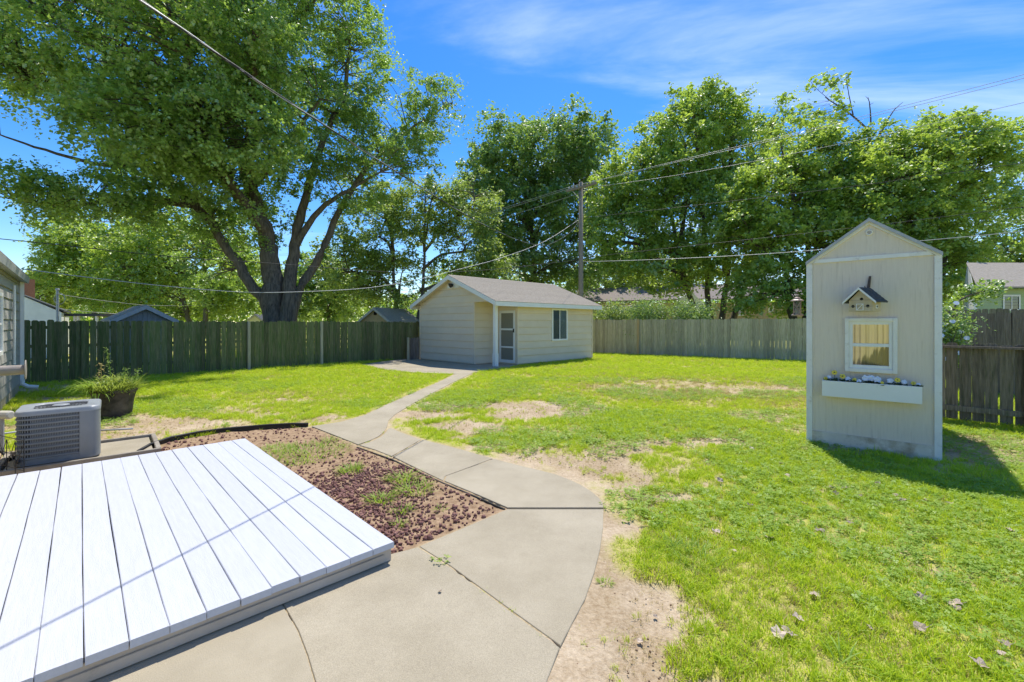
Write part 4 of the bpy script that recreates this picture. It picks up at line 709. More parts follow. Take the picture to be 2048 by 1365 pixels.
part('roof', MB().hexa([hr(-.25, .16, HE - .0), hr(HL, .16, HE - .0), hr(HL, -4, HE + 1.55), hr(-.25, -4, HE + 1.55)], [hr(-.25, .16, HE + .05), hr(HL, .16, HE + .05), hr(HL, -4, HE + 1.6), hr(-.25, -4, HE + 1.6)]), M['shingle'], hs_)
part('roof', MB().hexa([hr(-.25, -8.2, HE - .0), hr(HL, -8.2, HE - .0), hr(HL, -4, HE + 1.55), hr(-.25, -4, HE + 1.55)], [hr(-.25, -8.2, HE + .05), hr(HL, -8.2, HE + .05), hr(HL, -4, HE + 1.6), hr(-.25, -4, HE + 1.6)]), M['shingle'], hs_)
part('gutter', MB().prism([(.02, HE - .09), (.15, HE - .11), (.17, HE + .02), (.02, HE + .02)], lambda p: hr(-.25, p[0], p[1]), lambda p: hr(HL, p[0], p[1])), M['grey_pvc'], hs_)
part('soffit', MB().prism([(-.25, HE - .05), (HL, HE - .05), (HL, HE - .03), (-.25, HE - .03)], lambda p: hw(p[0], p[1], -.02), lambda p: hw(p[0], p[1], .06)), M['cream'], hs_)
ds = part('downspout', MB().prism([(-.09, .22), (-.01, .22), (-.01, HE - .08), (-.09, HE - .08)], lambda p: hw(p[0], p[1], .03), lambda p: hw(p[0], p[1], .09)), M['white'], hs_)
e0 = Vector(hw(-.05, .24, .06)); part('elbow', MB().tube([e0, e0 + Vector((0, 0, -.1)), e0 + Vector((HN.x * .09, HN.y * .09, -.17)), e0 + Vector((HN.x * .26, HN.y * .26, -.2))], .045, 8), M['white'], ds)
part('conduit', MB().tube([hw(1.55, .7, .05), hw(1.55, 2.35, .05)], .022, 8), M['white'], hs_)
window(hs_, hw, 3.4, 4.5, 1.0, 2.1, .07, .05, .5, True)
# hose reel on the wall
hb_ = Vector(hw(4.0, .90, .30)); rl = T('hose_reel', 'tan wall mounted hose reel drum at the left edge', 'hose reel', hw(4.0, .90, .02)); rl_x = Vector((.72, .70, 0)).normalized(); hb_ = Vector(at(22, 741, 7.3))
part('drum', MB().lathe(hb_ - rl_x * .17, [(.08, 0), (.08, .33)], 20, rl_x), M['reel'], rl, False)
for k in (0, 1): part('flange', MB().lathe(hb_ + rl_x * (-.185 + k * .34), [(.155, 0), (.162, .006), (.155, .014)], 24, rl_x), M['reel'], rl)
part('arm', MB().tube([hb_ - rl_x * .17, hb_ - rl_x * .42 + Vector((-.1, .0, .0)), hw(4.0, .82, .01)], .02, 8), M['reel'], rl)
# ------------------------------------------------------------------ air conditioner
pad = T('pad', 'timber framed concrete pad under the air conditioner', 'pad', (*acp(.2, 0), 0))
part('slab', MB().box((*acp(.2, .03), -.01), (1.22, .84, .05), ACX), M['concrete'], pad)
for a, b_, sx, sy in ((.2, -.46, 1.36, .05), (.2, .50, 1.36, .05), (.86, .02, .05, .91), (-.46, .02, .05, .91)): part('timber', MB().box((*acp(a, b_), .0), (sx, sy, .09), ACX), M['timber'], pad, bevel=.005)
ac = T('air_conditioner', 'grey louvred outdoor air conditioner unit behind the white deck', 'air conditioner', (*ACC, .02)); S = .335; RC = .11; H0, H1 = .04, .605
def rrect(s, rc, n=6):
    o = []
    for cx, cy, a0 in ((s - rc, -s + rc, -90), (s - rc, s - rc, 0), (-s + rc, s - rc, 90), (-s + rc, -s + rc, 180)):
        for k in range(n + 1): t = R(a0 + 90 * k / n); o.append((cx + rc * math.cos(t), cy + rc * math.sin(t)))
    return o
def ringz(s, rc, z): return [(*acp(x, y), z) for x, y in rrect(s, rc)]
def skin(rings, caps=(True, True)):
    mb = MB(); n = len(rings[0]); vs = [p for r in rings for p in r]; fs = [(i * n + j, i * n + (j + 1) % n, (i + 1) * n + (j + 1) % n, (i + 1) * n + j) for i in range(len(rings) - 1) for j in range(n)]
    if caps[0]: fs.append(tuple(range(n - 1, -1, -1)))
    if caps[1]: fs.append(tuple((len(rings) - 1) * n + j for j in range(n)))
    return mb.add(vs, fs)
part('coil', skin([ringz(S - .03, RC - .02, H0 + .03), ringz(S - .03, RC - .02, H1 - .02)]), M['ac_dark'], ac)
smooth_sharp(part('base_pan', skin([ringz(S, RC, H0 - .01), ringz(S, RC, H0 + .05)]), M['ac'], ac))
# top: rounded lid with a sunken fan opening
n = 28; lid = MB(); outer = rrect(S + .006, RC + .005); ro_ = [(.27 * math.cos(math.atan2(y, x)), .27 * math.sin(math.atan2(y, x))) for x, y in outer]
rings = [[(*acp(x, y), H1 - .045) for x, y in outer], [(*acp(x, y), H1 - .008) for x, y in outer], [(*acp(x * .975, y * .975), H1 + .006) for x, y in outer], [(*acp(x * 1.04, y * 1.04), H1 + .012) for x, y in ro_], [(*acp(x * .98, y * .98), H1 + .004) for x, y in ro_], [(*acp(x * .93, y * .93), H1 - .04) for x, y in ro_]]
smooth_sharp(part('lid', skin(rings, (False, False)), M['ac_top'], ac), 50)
part('fan_well', MB().lathe((*ACC, H1 - .1), [(.26, 0), (.26, .01)], 28), M['ac_dark'], ac)
mb = MB()
for k in range(7): r = .06 + k * .031; mb.tube([(*acp(r * math.cos(t * .2618), r * math.sin(t * .2618)), H1 - .004 + .012 * (1 - r / .27)) for t in range(25)], .0028, 4, False)
for k in range(12): t = k * .5236; mb.tube([(*acp(.04 * math.cos(t), .04 * math.sin(t)), H1 + .006), (*acp(.262 * math.cos(t), .262 * math.sin(t)), H1 - .006)], .003, 4)
fg = part('fan_guard', mb, M['ac_dark'], ac); part('hub', MB().lathe((*ACC, H1 - .004), [(.075, 0), (.075, .012), (.06, .02)], 20), M['ac_top'], ac, False)
# louvre bands and fins
zs = [H0 + .055 + k * .0525 for k in range(10)]
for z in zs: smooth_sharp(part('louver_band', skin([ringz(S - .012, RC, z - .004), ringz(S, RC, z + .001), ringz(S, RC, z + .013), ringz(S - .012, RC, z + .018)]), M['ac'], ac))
mb = MB(); per = rrect(S - .012, RC, 8); 
for i in range(len(per)):
    p, q = Vector(per[i]), Vector(per[(i + 1) % len(per)]); m_ = max(1, int((q - p).length / .0125))
    for k in range(m_): v = p.lerp(q, k / m_); mb.box((*acp(v.x, v.y), (H0 + H1) / 2), (.0065, .0065, H1 - H0 - .09), ACX)
part('grille_fins', mb, M['ac'], ac)
# solid corner panel at the right of the front face
mb = MB(); cp = [(S - .17, -S - .004)] + [p for p in rrect(S + .004, RC + .004)[:7]]; cpi = [(x * .96, y * .96) for x, y in cp]
vs = [(*acp(*p), z) for z in (H0 + .0, H1 - .03) for p in cp] ; k = len(cp)
smooth_sharp(part('corner_panel', mb.add(vs, [(i, i + 1, k + i + 1, k + i) for i in range(k - 1)]), M['ac'], ac))
# odds and ends beside it
vb = T('outdoor_valve', 'cream plastic valve box on a pipe left of the air conditioner', 'valve', (*g(8, 905), 0)); vp = Vector((*g(4, 905), 0))
part('pipe', MB().tube([vp, vp + Vector((0, 0, .42))], .022, 8), M['grey_pvc'], vb); part('head', MB().lathe(vp + Vector((-.03, 0, .45)), [(.05, 0), (.052, .01), (.05, .13), (.035, .14)], 12, (1, 0, .0)), M['cream'], vb)
wf = T('wire_edging', 'black wire garden edging fence left of the air conditioner', 'edging', (*g(40, 950), 0)); mb = MB(); w0 = Vector((*g(-80, 925), 0)); w1 = Vector((*g(48, 958), 0))
for k in range(9): p = w0.lerp(w1, k / 8); mb.tube([p + Vector((0, 0, -.05)), p + Vector((0, 0, .42 if k in (0, 8) else .36))], .004, 5)
for z in (.08, .22, .38): mb.tube([w0 + Vector((0, 0, z)), w0.lerp(w1, .5) + Vector((0, 0, z + .01)), w1 + Vector((0, 0, z))], .0035, 5)
for k in range(8): a = w0.lerp(w1, k / 8); b_ = w0.lerp(w1, (k + 1) / 8); mb.tube([a + Vector((0, 0, .08)), b_ + Vector((0, 0, .36))], .0028, 4); mb.tube([a + Vector((0, 0, .36)), b_ + Vector((0, 0, .08))], .0028, 4)
part('wires', mb, M['wire'], wf)
hp0 = [(*g(-60, 918), .05), (*g(0, 905), .03), (*g(22, 925), .02), (*g(48, 905), .03), (*acp(-.30, -.40), .10)]
tag(part('refrigerant_line', MB().tube(hp0, .02, 8), M['black'], None, True), 'black insulated pipe running along the ground to the air conditioner', 'pipe')
tag(part('conduit', MB().tube([(*g(-50, 886), .1), (*g(0, 884), .1), (*g(32, 879), .1)], .013, 8), M['grey_pvc'], None, True), 'grey conduit low on the left behind the wire edging', 'pipe')
tag(part('ground_pipe', MB().tube([(*g(196, 861), -.005), (*g(266, 857), -.005)], .013, 8), M['grey_pvc'], None, True), 'thin grey pipe lying on bare soil right of the air conditioner', 'pipe')
# ------------------------------------------------------------------ foliage helpers
def quads_to_mesh(name, cen, nrm, dirv, ln, wd, tint, m):
    n = len(cen); nrm = nrm / np.linalg.norm(nrm, axis=1)[:, None]; dirv = dirv - nrm * (dirv * nrm).sum(1)[:, None]; dirv /= np.linalg.norm(dirv, axis=1)[:, None] + 1e-9; sd_ = np.cross(nrm, dirv)
    l = ln[:, None]; w = wd[:, None]; fold = nrm * l * .12
    v = np.stack([cen - dirv * l * .5, cen + sd_ * w * .5 - dirv * l * .08 + fold, cen + dirv * l * .5 - fold * .6, cen - sd_ * w * .5 - dirv * l * .08 + fold], 1).reshape(-1, 3)
    k = np.arange(n)[:, None] * 4; f = np.concatenate([k + np.array([[0, 1, 2]]), k + np.array([[0, 2, 3]])], 1).reshape(-1, 3)
    me = npmesh(name, v, f, {'tint': ('FACE', np.repeat(tint, 2))}); me.materials.append(m); return me
def leafpart(name, parent, me, off):
    if len(off): me.transform(Matrix.Translation(-Vector(off)))
    o = bpy.data.objects.new(name, me); COL.objects.link(o); o.parent = parent; return o
def tree(name, label, base, limbs, clusters, npuff, nleaf, leaf, lm, bm_, seed=1, puff=.9, group=None, twig=.03, flat=.62, shell=.55, tr=None):
    """limbs: list of (points, r0, r1); clusters: (x, y, z, rx, ry, rz, weight)"""
    rg = np.random.default_rng(seed); base = Vector(base); t = T(name, label, 'tree', base, group); nodes = []; mb = MB()
    for pts, r0, r1 in limbs:
        pts = [Vector(p) for p in pts]; path = []; k = len(pts)
        for i in range(k - 1):                                   # Catmull-Rom
            p0, p1, p2, p3 = pts[max(i - 1, 0)], pts[i], pts[i + 1], pts[min(i + 2, k - 1)]
            for j in range(5):
                u = j / 5; q = .5 * ((2 * p1) + (p2 - p0) * u + (2 * p0 - 5 * p1 + 4 * p2 - p3) * u * u + (3 * p1 - p0 - 3 * p2 + p3) * u ** 3); path.append(q + Vector(rg.normal(0, r0 * .10, 3)))
        path.append(pts[-1]); nn = len(path); rad = [r0 + (r1 - r0) * (i / (nn - 1)) ** .8 for i in range(nn)]
        mb.tube(path, rad, 9 if r0 > .12 else 6); nodes += path[nn // 3:]
    nodes = np.array([tuple(p) for p in nodes]); cl = np.array(clusters, float); wt = cl[:, 6] / cl[:, 6].sum(); ci = rg.choice(len(cl), npuff, p=wt); d = rg.normal(size=(npuff, 3)); d /= np.linalg.norm(d, axis=1)[:, None]
    r = np.maximum(rg.uniform(size=npuff), rg.uniform(size=npuff) * (shell > .5)) ** (1 / 2.2); pc = cl[ci, :3] + d * cl[ci, 3:6] * r[:, None]; pr = puff * rg.uniform(.55, 1.3, npuff); stray = (rg.uniform(size=npuff) < .14) & (d[:, 2] > -.35); pc[stray] += d[stray] * cl[ci[stray], 3:6] * rg.uniform(.12, .42, (stray.sum(), 1)) + np.array([0, 0, .25]); pr[stray] *= .75
    tw = MB()
    for i in range(npuff):                                       # a twig from the nearest limb into every leaf clump
        dd2 = ((nodes - pc[i]) ** 2).sum(1) + 2.5 * np.maximum(0, nodes[:, 2] - pc[i, 2] + .3) ** 2; a = Vector(nodes[dd2.argmin()]); b_ = Vector(pc[i]); m_ = a.lerp(b_, .5) + Vector((0, 0, .12 * (b_ - a).length)) + Vector(rg.normal(0, .08 * (b_ - a).length, 3)); l_ = (b_ - a).length; rr = min(twig * (.6 + .28 * l_), twig * 3)
        tw.tube([a, m_, b_], [rr, rr * .6, rr * .2], 4, False)
    ns = 9; nl = max(4, nleaf // ns); nS = npuff * ns; si = np.repeat(np.arange(npuff), ns); po = pc - cl[ci, :3]; po /= np.linalg.norm(po, axis=1)[:, None] + 1e-6
    sdv = rg.normal(size=(nS, 3)) * np.array([1, 1, .75]) + po[si] * .75 + np.array([0, 0, .12]); sdv /= np.linalg.norm(sdv, axis=1)[:, None]; slen = pr[si] * rg.uniform(.55, 1.25, nS); snr = rg.normal(size=(nS, 3)) * .42 + np.array([0, 0, 1.0]) + sdv * .15
    n = nS * nl; li = np.repeat(np.arange(nS), nl); u = rg.uniform(.1, 1, n) ** .8; s_n = snr[li] / np.linalg.norm(snr[li], axis=1)[:, None]; lat = np.cross(sdv[li], s_n); lat /= np.linalg.norm(lat, axis=1)[:, None] + 1e-6; sg_ = rg.normal(0, 1, n)
    cen = pc[si][li] + sdv[li] * (u * slen[li])[:, None] + lat * (sg_ * .20 * slen[li] * (1.15 - .6 * u))[:, None] + s_n * (rg.normal(0, .07, n) * slen[li])[:, None]; cen[:, 2] -= .16 * slen[li] * u * u
    nrm = s_n + rg.normal(size=(n, 3)) * .40; dv = sdv[li] * .7 + lat * np.sign(sg_)[:, None] * .8 + rg.normal(size=(n, 3)) * .5 + np.array([0, 0, -.25]); sz = leaf * rg.uniform(.6, 1.3, n); tint = np.clip(rg.normal(.5, .12, n) + rg.normal(0, .15, nS)[li] + rg.normal(0, .26, npuff)[si][li], 0, 1)
    tro = part('trunk', mb, bm_, t, True); part('twigs', tw, bm_, tro, True)
    leafpart('crown', t, quads_to_mesh(name + '_leaves', cen, nrm, dv, sz, sz * .78, tint, lm), base); return t
def cl(px, py, y, rpx, rpy, ry, w=1): x, yy, z = at(px, py, y); return (x, yy, z, rpx / F * y, ry, rpy / F * y, w)
def A(px, py, y): return at(px, py, y)
# ------------------------------------------------------------------ the big maple
mz = 22.0; bx0 = A(545, 640, mz); base = (bx0[0], mz, -.05)
limbs = [([(base[0] + .1, mz, -.2), A(548, 600, mz), A(545, 540, mz), A(535, 470, mz), A(500, 380, mz - .3), A(470, 250, mz - .5), A(440, 90, mz - 1), A(420, -60, mz - 1.5)], .66, .10),
         ([(base[0] + .5, mz, -.1), A(578, 590, mz), A(585, 510, mz + .3), A(605, 420, mz + .6), A(640, 300, mz + 1), A(690, 180, mz + 1.5), A(700, 60, mz + 2)], .42, .06),
         ([(base[0] + .8, mz, -.1), A(590, 600, mz), A(640, 510, mz + .5), A(690, 400, mz + 1.2), A(760, 310, mz + 2), A(850, 240, mz + 3.0), A(905, 205, mz + 3.4)], .30, .03),
         ([(base[0] - .3, mz, -.1), A(540, 625, mz), A(500, 565, mz - .3), A(450, 490, mz - .6), A(390, 410, mz - 1.2), A(290, 330, mz - 2.2), A(180, 240, mz - 3.5), A(60, 170, mz - 5)], .36, .05),
         ([A(585, 500, mz + .3), A(640, 420, mz + .3), A(700, 380, mz + .2), A(760, 345, mz + .2)], .20, .04), ([A(500, 380, mz - .3), A(580, 280, mz - .8), A(640, 200, mz - 1)], .22, .05),
         ([A(535, 470, mz), A(450, 350, mz - 2.5), A(400, 220, mz - 4.5), A(370, 60, mz - 6)], .30, .05), ([A(500, 380, mz - .3), A(500, 250, mz - 3), A(510, 120, mz - 5), A(510, 0, mz - 6)], .22, .05), ([A(390, 410, mz - 1.2), A(280, 400, mz - 2.4), A(150, 410, mz - 4), A(30, 400, mz - 5.2)], .20, .03),
         ([A(470, 250, mz - .5), A(560, 120, mz - .4), A(640, -20, mz)], .2, .05), ([A(290, 330, mz - 2.2), A(200, 330, mz - 3), A(90, 300, mz - 4), A(0, 270, mz - 5)], .12, .03), ([A(360, 200, mz - 2), A(230, 120, mz - 3.5), A(100, 40, mz - 5)], .16, .04)]
C = [cl(560, 50, mz + .5, 150, 140, 3.5, 1.4), cl(420, 50, mz - 5, 150, 130, 3.2, 1.7), cl(490, 120, mz - 5.5, 80, 90, 2.2, .7), cl(640, 90, mz + 1.5, 130, 150, 3.5, 1.7), cl(620, 270, mz + 1.2, 130, 110, 3.0, 1.5), cl(430, 260, mz - 4.8, 150, 90, 2.8, 1.5), cl(480, 300, mz - .5, 130, 80, 2.8, .9), cl(300, 120, mz - 5, 180, 130, 4, 1.9), cl(120, 90, mz - 4.5, 150, 105, 3.2, 1.5), cl(300, 275, mz - 5.5, 105, 65, 2.8, 1.0), cl(60, 165, mz - 5, 110, 45, 2.4, .6),
     cl(790, 240, mz + 2.4, 80, 75, 2.2, .75), cl(870, 220, mz + 3.2, 50, 55, 1.5, .4), cl(700, 370, mz + .8, 60, 50, 2, .5), cl(350, 390, mz - 1.5, 120, 65, 2.6, 1.0), cl(180, 395, mz - 4, 120, 34, 2, .6), cl(40, 385, mz - 5.2, 70, 36, 1.8, .38), cl(480, 420, mz - .6, 90, 60, 2.6, .65), cl(500, -120, mz - 3, 240, 110, 5, 1.8), cl(250, -100, mz - 3, 220, 110, 4.5, 1.2), cl(820, 320, mz + 1.6, 45, 40, 1.5, .2), cl(430, 520, mz + 1, 70, 60, 2, .3)]
tree('maple_tree', 'huge spreading maple with several trunks rising behind the left fence', base, limbs, C, 1600, 153, .137, M['lf_maple'], M['bark'], 5, .92, twig=.026)
# ------------------------------------------------------------------ trees beyond the fences
GR = 'trees beyond the fences'
def simple(name, label, px, y, ptop, C, npuff, nleaf, leaf, lm, seed, puff=1.2, bm_=None, r0=.3, stems=1, fork=.25, spread=1.0):
    bx_, by_, _ = A(px, 640, y); zt = A(px, ptop, y)[2]; limbs = []; rg = random.Random(seed)
    for s in range(stems):
        ox = (s - (stems - 1) / 2) * .5; lean = (s - (stems - 1) / 2) * spread
        limbs.append(([(bx_ + ox * .4, by_, -.2), (bx_ + ox + lean * .4, by_, zt * .14), (bx_ + ox + lean * 1.0, by_ + rg.uniform(-.4, .4), zt * .35), (bx_ + ox + lean * 1.5 + rg.uniform(-.5, .5), by_ + rg.uniform(-.6, .6), zt * .65), (bx_ + ox + lean * 1.8, by_, zt * .92)], r0 / math.sqrt(stems), .04))
    for c in C:
        st = limbs[min(range(stems), key=lambda q: abs(limbs[q][0][3][0] - c[0]))][0]; z0 = max(zt * fork, min(c[2] - c[5] * .7, zt * .6)); f = z0 / zt
        p0 = Vector(st[1]).lerp(Vector(st[3]), min(1, max(0, (f - .14) / .51))); limbs.append(([p0, p0.lerp(Vector(c[:3]), .45) + Vector((0, 0, .4)), Vector(c[:3]), Vector(c[:3]) + Vector((rg.uniform(-.4, .4) * c[3], 0, c[5] * .7))], r0 * .4, .03))
    return tree(name, label, (bx_, by_, 0), limbs, C, npuff, nleaf, leaf, lm, bm_ or M['bark'], seed, puff, GR, twig=.03)
simple('willowy_tree', 'light green airy tree left of the shed roof', 818, 30, 375, [cl(760, 470, 30, 80, 70, 2.5, 1.4), cl(850, 425, 30.5, 70, 50, 2.2, 1), cl(945, 410, 31, 48, 48, 1.8, .8), cl(700, 540, 29.5, 60, 60, 2.2, .9), cl(930, 500, 30, 60, 55, 2, .8), cl(975, 560, 30, 42, 34, 1.5, .5), cl(800, 570, 30.5, 80, 45, 2.2, .8), cl(760, 400, 31, 50, 30, 1.8, .4)], 470, 117, 0.165, M['lf_light'], 21, 1.0, r0=.3, stems=2, spread=1.4)
simple('oak_tree', 'tall dark rounded tree right behind the utility pole', 1067, 43, 250, [cl(1075, 320, 43, 110, 70, 4.5, 1.6), cl(1000, 400, 43, 75, 85, 4, 1.2), cl(1150, 380, 43, 75, 85, 4, 1.2), cl(1080, 450, 42, 120, 85, 4.5, 1.6), cl(960, 350, 44, 40, 30, 2.5, .3), cl(1160, 290, 44, 55, 40, 3, .5), cl(1010, 300, 43, 55, 40, 3, .5), cl(1030, 540, 43, 90, 50, 4, .8), cl(1150, 520, 43, 70, 50, 3.5, .7)], 660, 126, 0.27, M['lf_dark'], 22, 1.75, r0=.55)
simple('forked_maple', 'tall tree with dark forked trunk in front of the tan house', 1432, 33, 195, [cl(1370, 290, 33, 75, 90, 3, 1.6), cl(1300, 370, 33, 75, 70, 3, 1.3), cl(1430, 230, 33.5, 45, 50, 2.2, .6), cl(1250, 470, 33, 65, 75, 2.8, 1.2), cl(1370, 430, 32.5, 90, 70, 3, 1.5), cl(1460, 330, 33.5, 50, 80, 2.6, .9), cl(1450, 510, 32, 80, 50, 3, .9), cl(1340, 540, 32.5, 90, 45, 3, .9), cl(1500, 280, 34, 40, 60, 2, .5), cl(1225, 380, 34, 35, 50, 2, .4), cl(1385, 215, 33, 26, 40, 1.5, .25), cl(1465, 225, 33.5, 18, 45, 1.2, .2), cl(1560, 262, 34, 30, 45, 1.6, .3), cl(1320, 290, 33, 40, 60, 2, .4), cl(1200, 480, 34, 30, 60, 2, .4)], 760, 126, 0.21, M['lf_mid'], 23, 1.2, r0=.6, stems=4, fork=.12, spread=1.3)
simple('broad_maple', 'broad bright green tree filling the view left of the tan garden shed', 1600, 27, 250, [cl(1560, 400, 27, 90, 75, 2.8, 1.6), cl(1660, 340, 27, 80, 65, 2.6, 1.4), cl(1510, 490, 27, 70, 70, 2.5, 1.2), cl(1630, 500, 26.5, 110, 80, 3, 1.7), cl(1680, 420, 26, 90, 70, 2.6, 1.3), cl(1560, 590, 27, 100, 42, 2.6, .8), cl(1600, 300, 28, 60, 45, 2.2, .6), cl(1490, 420, 28, 50, 70, 2, .7), cl(1740, 330, 27, 60, 60, 2.2, .8)], 680, 126, 0.18, M['lf_mid'], 24, 1.0, r0=.45, stems=2)
simple('round_maple', 'dense green tree rising behind the roof of the tan garden shed', 1850, 25, 240, [cl(1800, 340, 25, 85, 60, 2.5, 1.4), cl(1900, 310, 25, 75, 65, 2.3, 1.3), cl(1960, 320, 25.5, 55, 65, 2, 1), cl(1780, 440, 25, 110, 70, 2.6, 1.5), cl(1900, 430, 25, 90, 75, 2.5, 1.4), cl(1820, 540, 25, 130, 60, 2.6, 1.3), cl(1730, 560, 25.5, 80, 60, 2.3, .8), cl(1930, 530, 26, 60, 50, 2, .7), cl(1880, 250, 26, 30, 25, 1.2, .15)], 680, 126, 0.17, M['lf_mid'], 25, .95, r0=.4, stems=2)
simple('edge_tree', 'green tree cut off by the right edge of the picture above the pale green house', 2080, 34, 370, [cl(2060, 460, 34, 90, 90, 3.2, 1.5), cl(2000, 540, 34, 60, 60, 2.8, .8), cl(2120, 400, 34, 80, 90, 3, 1), cl(2060, 560, 35, 110, 60, 3, 1)], 220, 108, 0.24, M['lf_dark'], 26, 1.2, r0=.4)
# sparse, half dead top behind the bright maples
dz_ = 30; D = lambda px, py: A(px, py, dz_)
tree('dying_tree', 'bare dying tree top with a few leaves sticking out above the right trees', (A(1745, 640, dz_)[0], dz_, 0), [([(A(1745, 640, dz_)[0], dz_, -.1), D(1742, 500), D(1742, 350), D(1738, 262)], .3, .09), ([D(1738, 262), D(1700, 228), D(1665, 205), D(1650, 195)], .08, .02), ([D(1706, 230), D(1698, 190), D(1692, 155)], .05, .015), ([D(1742, 250), D(1740, 215), D(1736, 195)], .06, .02), ([D(1760, 270), D(1785, 225), D(1806, 205)], .07, .012), ([D(1745, 300), D(1762, 262)], .08, .06), ([D(1738, 200), D(1731, 193)], .02, .01), ([D(1739, 210), D(1747, 206)], .02, .01), ([D(1665, 205), D(1630, 175), D(1620, 160)], .02, .01)],
     [(*cl(1640, 190, dz_, 34, 34, 1, 1)[:6], 1), (*cl(1655, 240, dz_, 45, 22, 1, 1)[:6], 1), (*cl(1700, 160, dz_, 12, 10, .4, 1)[:6], .15), (*cl(1610, 235, dz_, 22, 14, .6, 1)[:6], .4)], 36, 26, .23, M['lf_mid'], M['bark'], 27, .6, GR, twig=.012)
simple('shade_tree', 'dark leafy tree behind the mossy fence left of the maple trunk', 395, 31, 430, [cl(400, 460, 31, 90, 50, 3, .8), cl(290, 480, 31, 80, 40, 3, .7), cl(380, 510, 31, 110, 60, 3, 1.3), cl(280, 540, 31, 80, 60, 2.8, 1), cl(460, 560, 31, 60, 60, 2.6, .8), cl(350, 600, 31, 130, 35, 2.8, 1)], 420, 108, 0.19, M['lf_mid'], 28, 1.1, bm_=M['bark_pale'], r0=.35, stems=2)
simple('left_tree', 'leafy green tree at far left above the white garage', 190, 33, 440, [cl(150, 475, 33, 50, 30, 2.4, .6), cl(190, 500, 33, 70, 50, 2.6, 1.2), cl(150, 545, 33, 60, 40, 2.4, .8), cl(235, 580, 33, 90, 45, 2.8, 1), cl(250, 500, 33, 60, 45, 2.4, .7)], 320, 108, 0.2, M['lf_mid'], 29, 1.1, r0=.3)
simple('yellow_tree', 'small yellow green tree behind the white garage at far left', 85, 40, 545, [cl(85, 590, 40, 48, 40, 2.5, 1.2), cl(110, 570, 41, 30, 22, 2, .5)], 70, 110, .26, M['lf_yellow'], 30, 1.2, r0=.2)
simple('dark_understory_tree', 'dark low tree between the maple trunk and the light green tree', 660, 36, 500, [cl(640, 570, 36, 60, 55, 2.8, 1.2), cl(690, 590, 36, 50, 40, 2.4, .8), cl(600, 600, 37, 60, 30, 2.6, .6)], 130, 110, .25, M['lf_dark'], 31, 1.2, r0=.25)
simple('far_tree', 'bright small tree seen low between the utility pole and forked tree', 1290, 52, 470, [cl(1280, 540, 52, 80, 50, 4, 1.2), cl(1210, 560, 52, 60, 40, 4, 1), cl(1360, 550, 53, 60, 50, 4, .8)], 160, 100, .34, M['lf_light'], 32, 1.7, r0=.3, stems=2)
simple('far_tree', 'hazy bright tree low behind the maple trunk and mossy fence', 540, 55, 520, [cl(520, 580, 55, 90, 45, 4.5, 1), cl(640, 600, 56, 80, 35, 4, .8), cl(420, 590, 55, 80, 40, 4, .8)], 170, 100, .36, M['lf_light'], 33, 1.8, r0=.3)
simple('far_tree', 'far green tree between light green tree and dark rounded tree', 990, 58, 480, [cl(970, 570, 58, 80, 50, 4.5, 1), cl(1110, 590, 58, 90, 35, 4, .8)], 130, 100, .38, M['lf_mid'], 34, 1.9, r0=.3)
nw_ = 30000; th_ = RNG.uniform(R(-62), R(62), nw_); rr_w = RNG.uniform(68, 84, nw_); hgt = 4.5 + 3.5 * fbm(th_ * 14 + 50, rr_w * .05, 91)
cen = np.column_stack([rr_w * np.sin(th_), rr_w * np.cos(th_), hgt * RNG.uniform(0, 1, nw_) ** .8])
me = quads_to_mesh('distant_woods', cen, RNG.normal(size=(nw_, 3)) * .7 + np.array([0, -.2, .7]), RNG.normal(size=(nw_, 3)), RNG.uniform(.5, .95, nw_), RNG.uniform(.4, .7, nw_), np.clip(fbm(th_ * 25 + 9, hgt * .3, 95) + RNG.normal(0, .12, nw_), 0, 1), M['lf_mid'])
o = bpy.data.objects.new('distant_woods', me); COL.objects.link(o); o['kind'] = 'stuff'; tag(o, 'far green woods glimpsed low between the tree trunks', 'woods')
# ------------------------------------------------------------------ shrubs and plants
def shrub(name, label, cat, base, C, npuff, nleaf, leaf, lm, seed, puff=.35, group=None, stems=6, flowers=None):
    rg = np.random.default_rng(seed); base = Vector(base); t = T(name, label, cat, base, group); mb = MB(); c_ = np.array(C, float)
    ci = rg.choice(len(c_), npuff, p=c_[:, 6] / c_[:, 6].sum()); d = rg.normal(size=(npuff, 3)); d /= np.linalg.norm(d, axis=1)[:, None]; pc = c_[ci, :3] + d * c_[ci, 3:6] * (rg.uniform(size=(npuff, 1)) ** .4)
    for i in rg.choice(npuff, min(npuff, stems * 4), replace=False): b0_ = Vector((c_[ci[i], 0], c_[ci[i], 1], base.z)) + Vector((rg.normal(0, .1), rg.normal(0, .05), 0)); mb.tube([b0_, b0_.lerp(Vector(pc[i]), .5) + Vector((0, 0, .1)), Vector(pc[i])], [.02, .012, .005], 5)
    n = npuff * nleaf; pi = np.repeat(np.arange(npuff), nleaf); cen = pc[pi] + rg.normal(size=(n, 3)) * puff * .5; nrm = rg.normal(size=(n, 3)) * .7 + np.array([0, -.2, .7]); sz = leaf * rg.uniform(.6, 1.4, n)
    part('stem', mb, M['bark'], t, True); leafpart('foliage', t, quads_to_mesh(name + '_leaves', cen, nrm, rg.normal(size=(n, 3)), sz, sz * .6, np.clip(rg.normal(.5, .25, n) + rg.normal(0, .2, npuff)[pi], 0, 1), lm), base)
    if flowers:
        mb = MB()
        for i in rg.choice(n, flowers, replace=False):
            p = Vector(cen[i]) + Vector((-.05, -.12, .05)); mb.lathe(p, [(.004, 0), (.045, .02), (.05, .03)], 6, (-.5, -.7, .5))
        part('blossoms', mb, M['petal_w'], t)
    return t
vy = lambda px: (bA + bd * bpos(px))
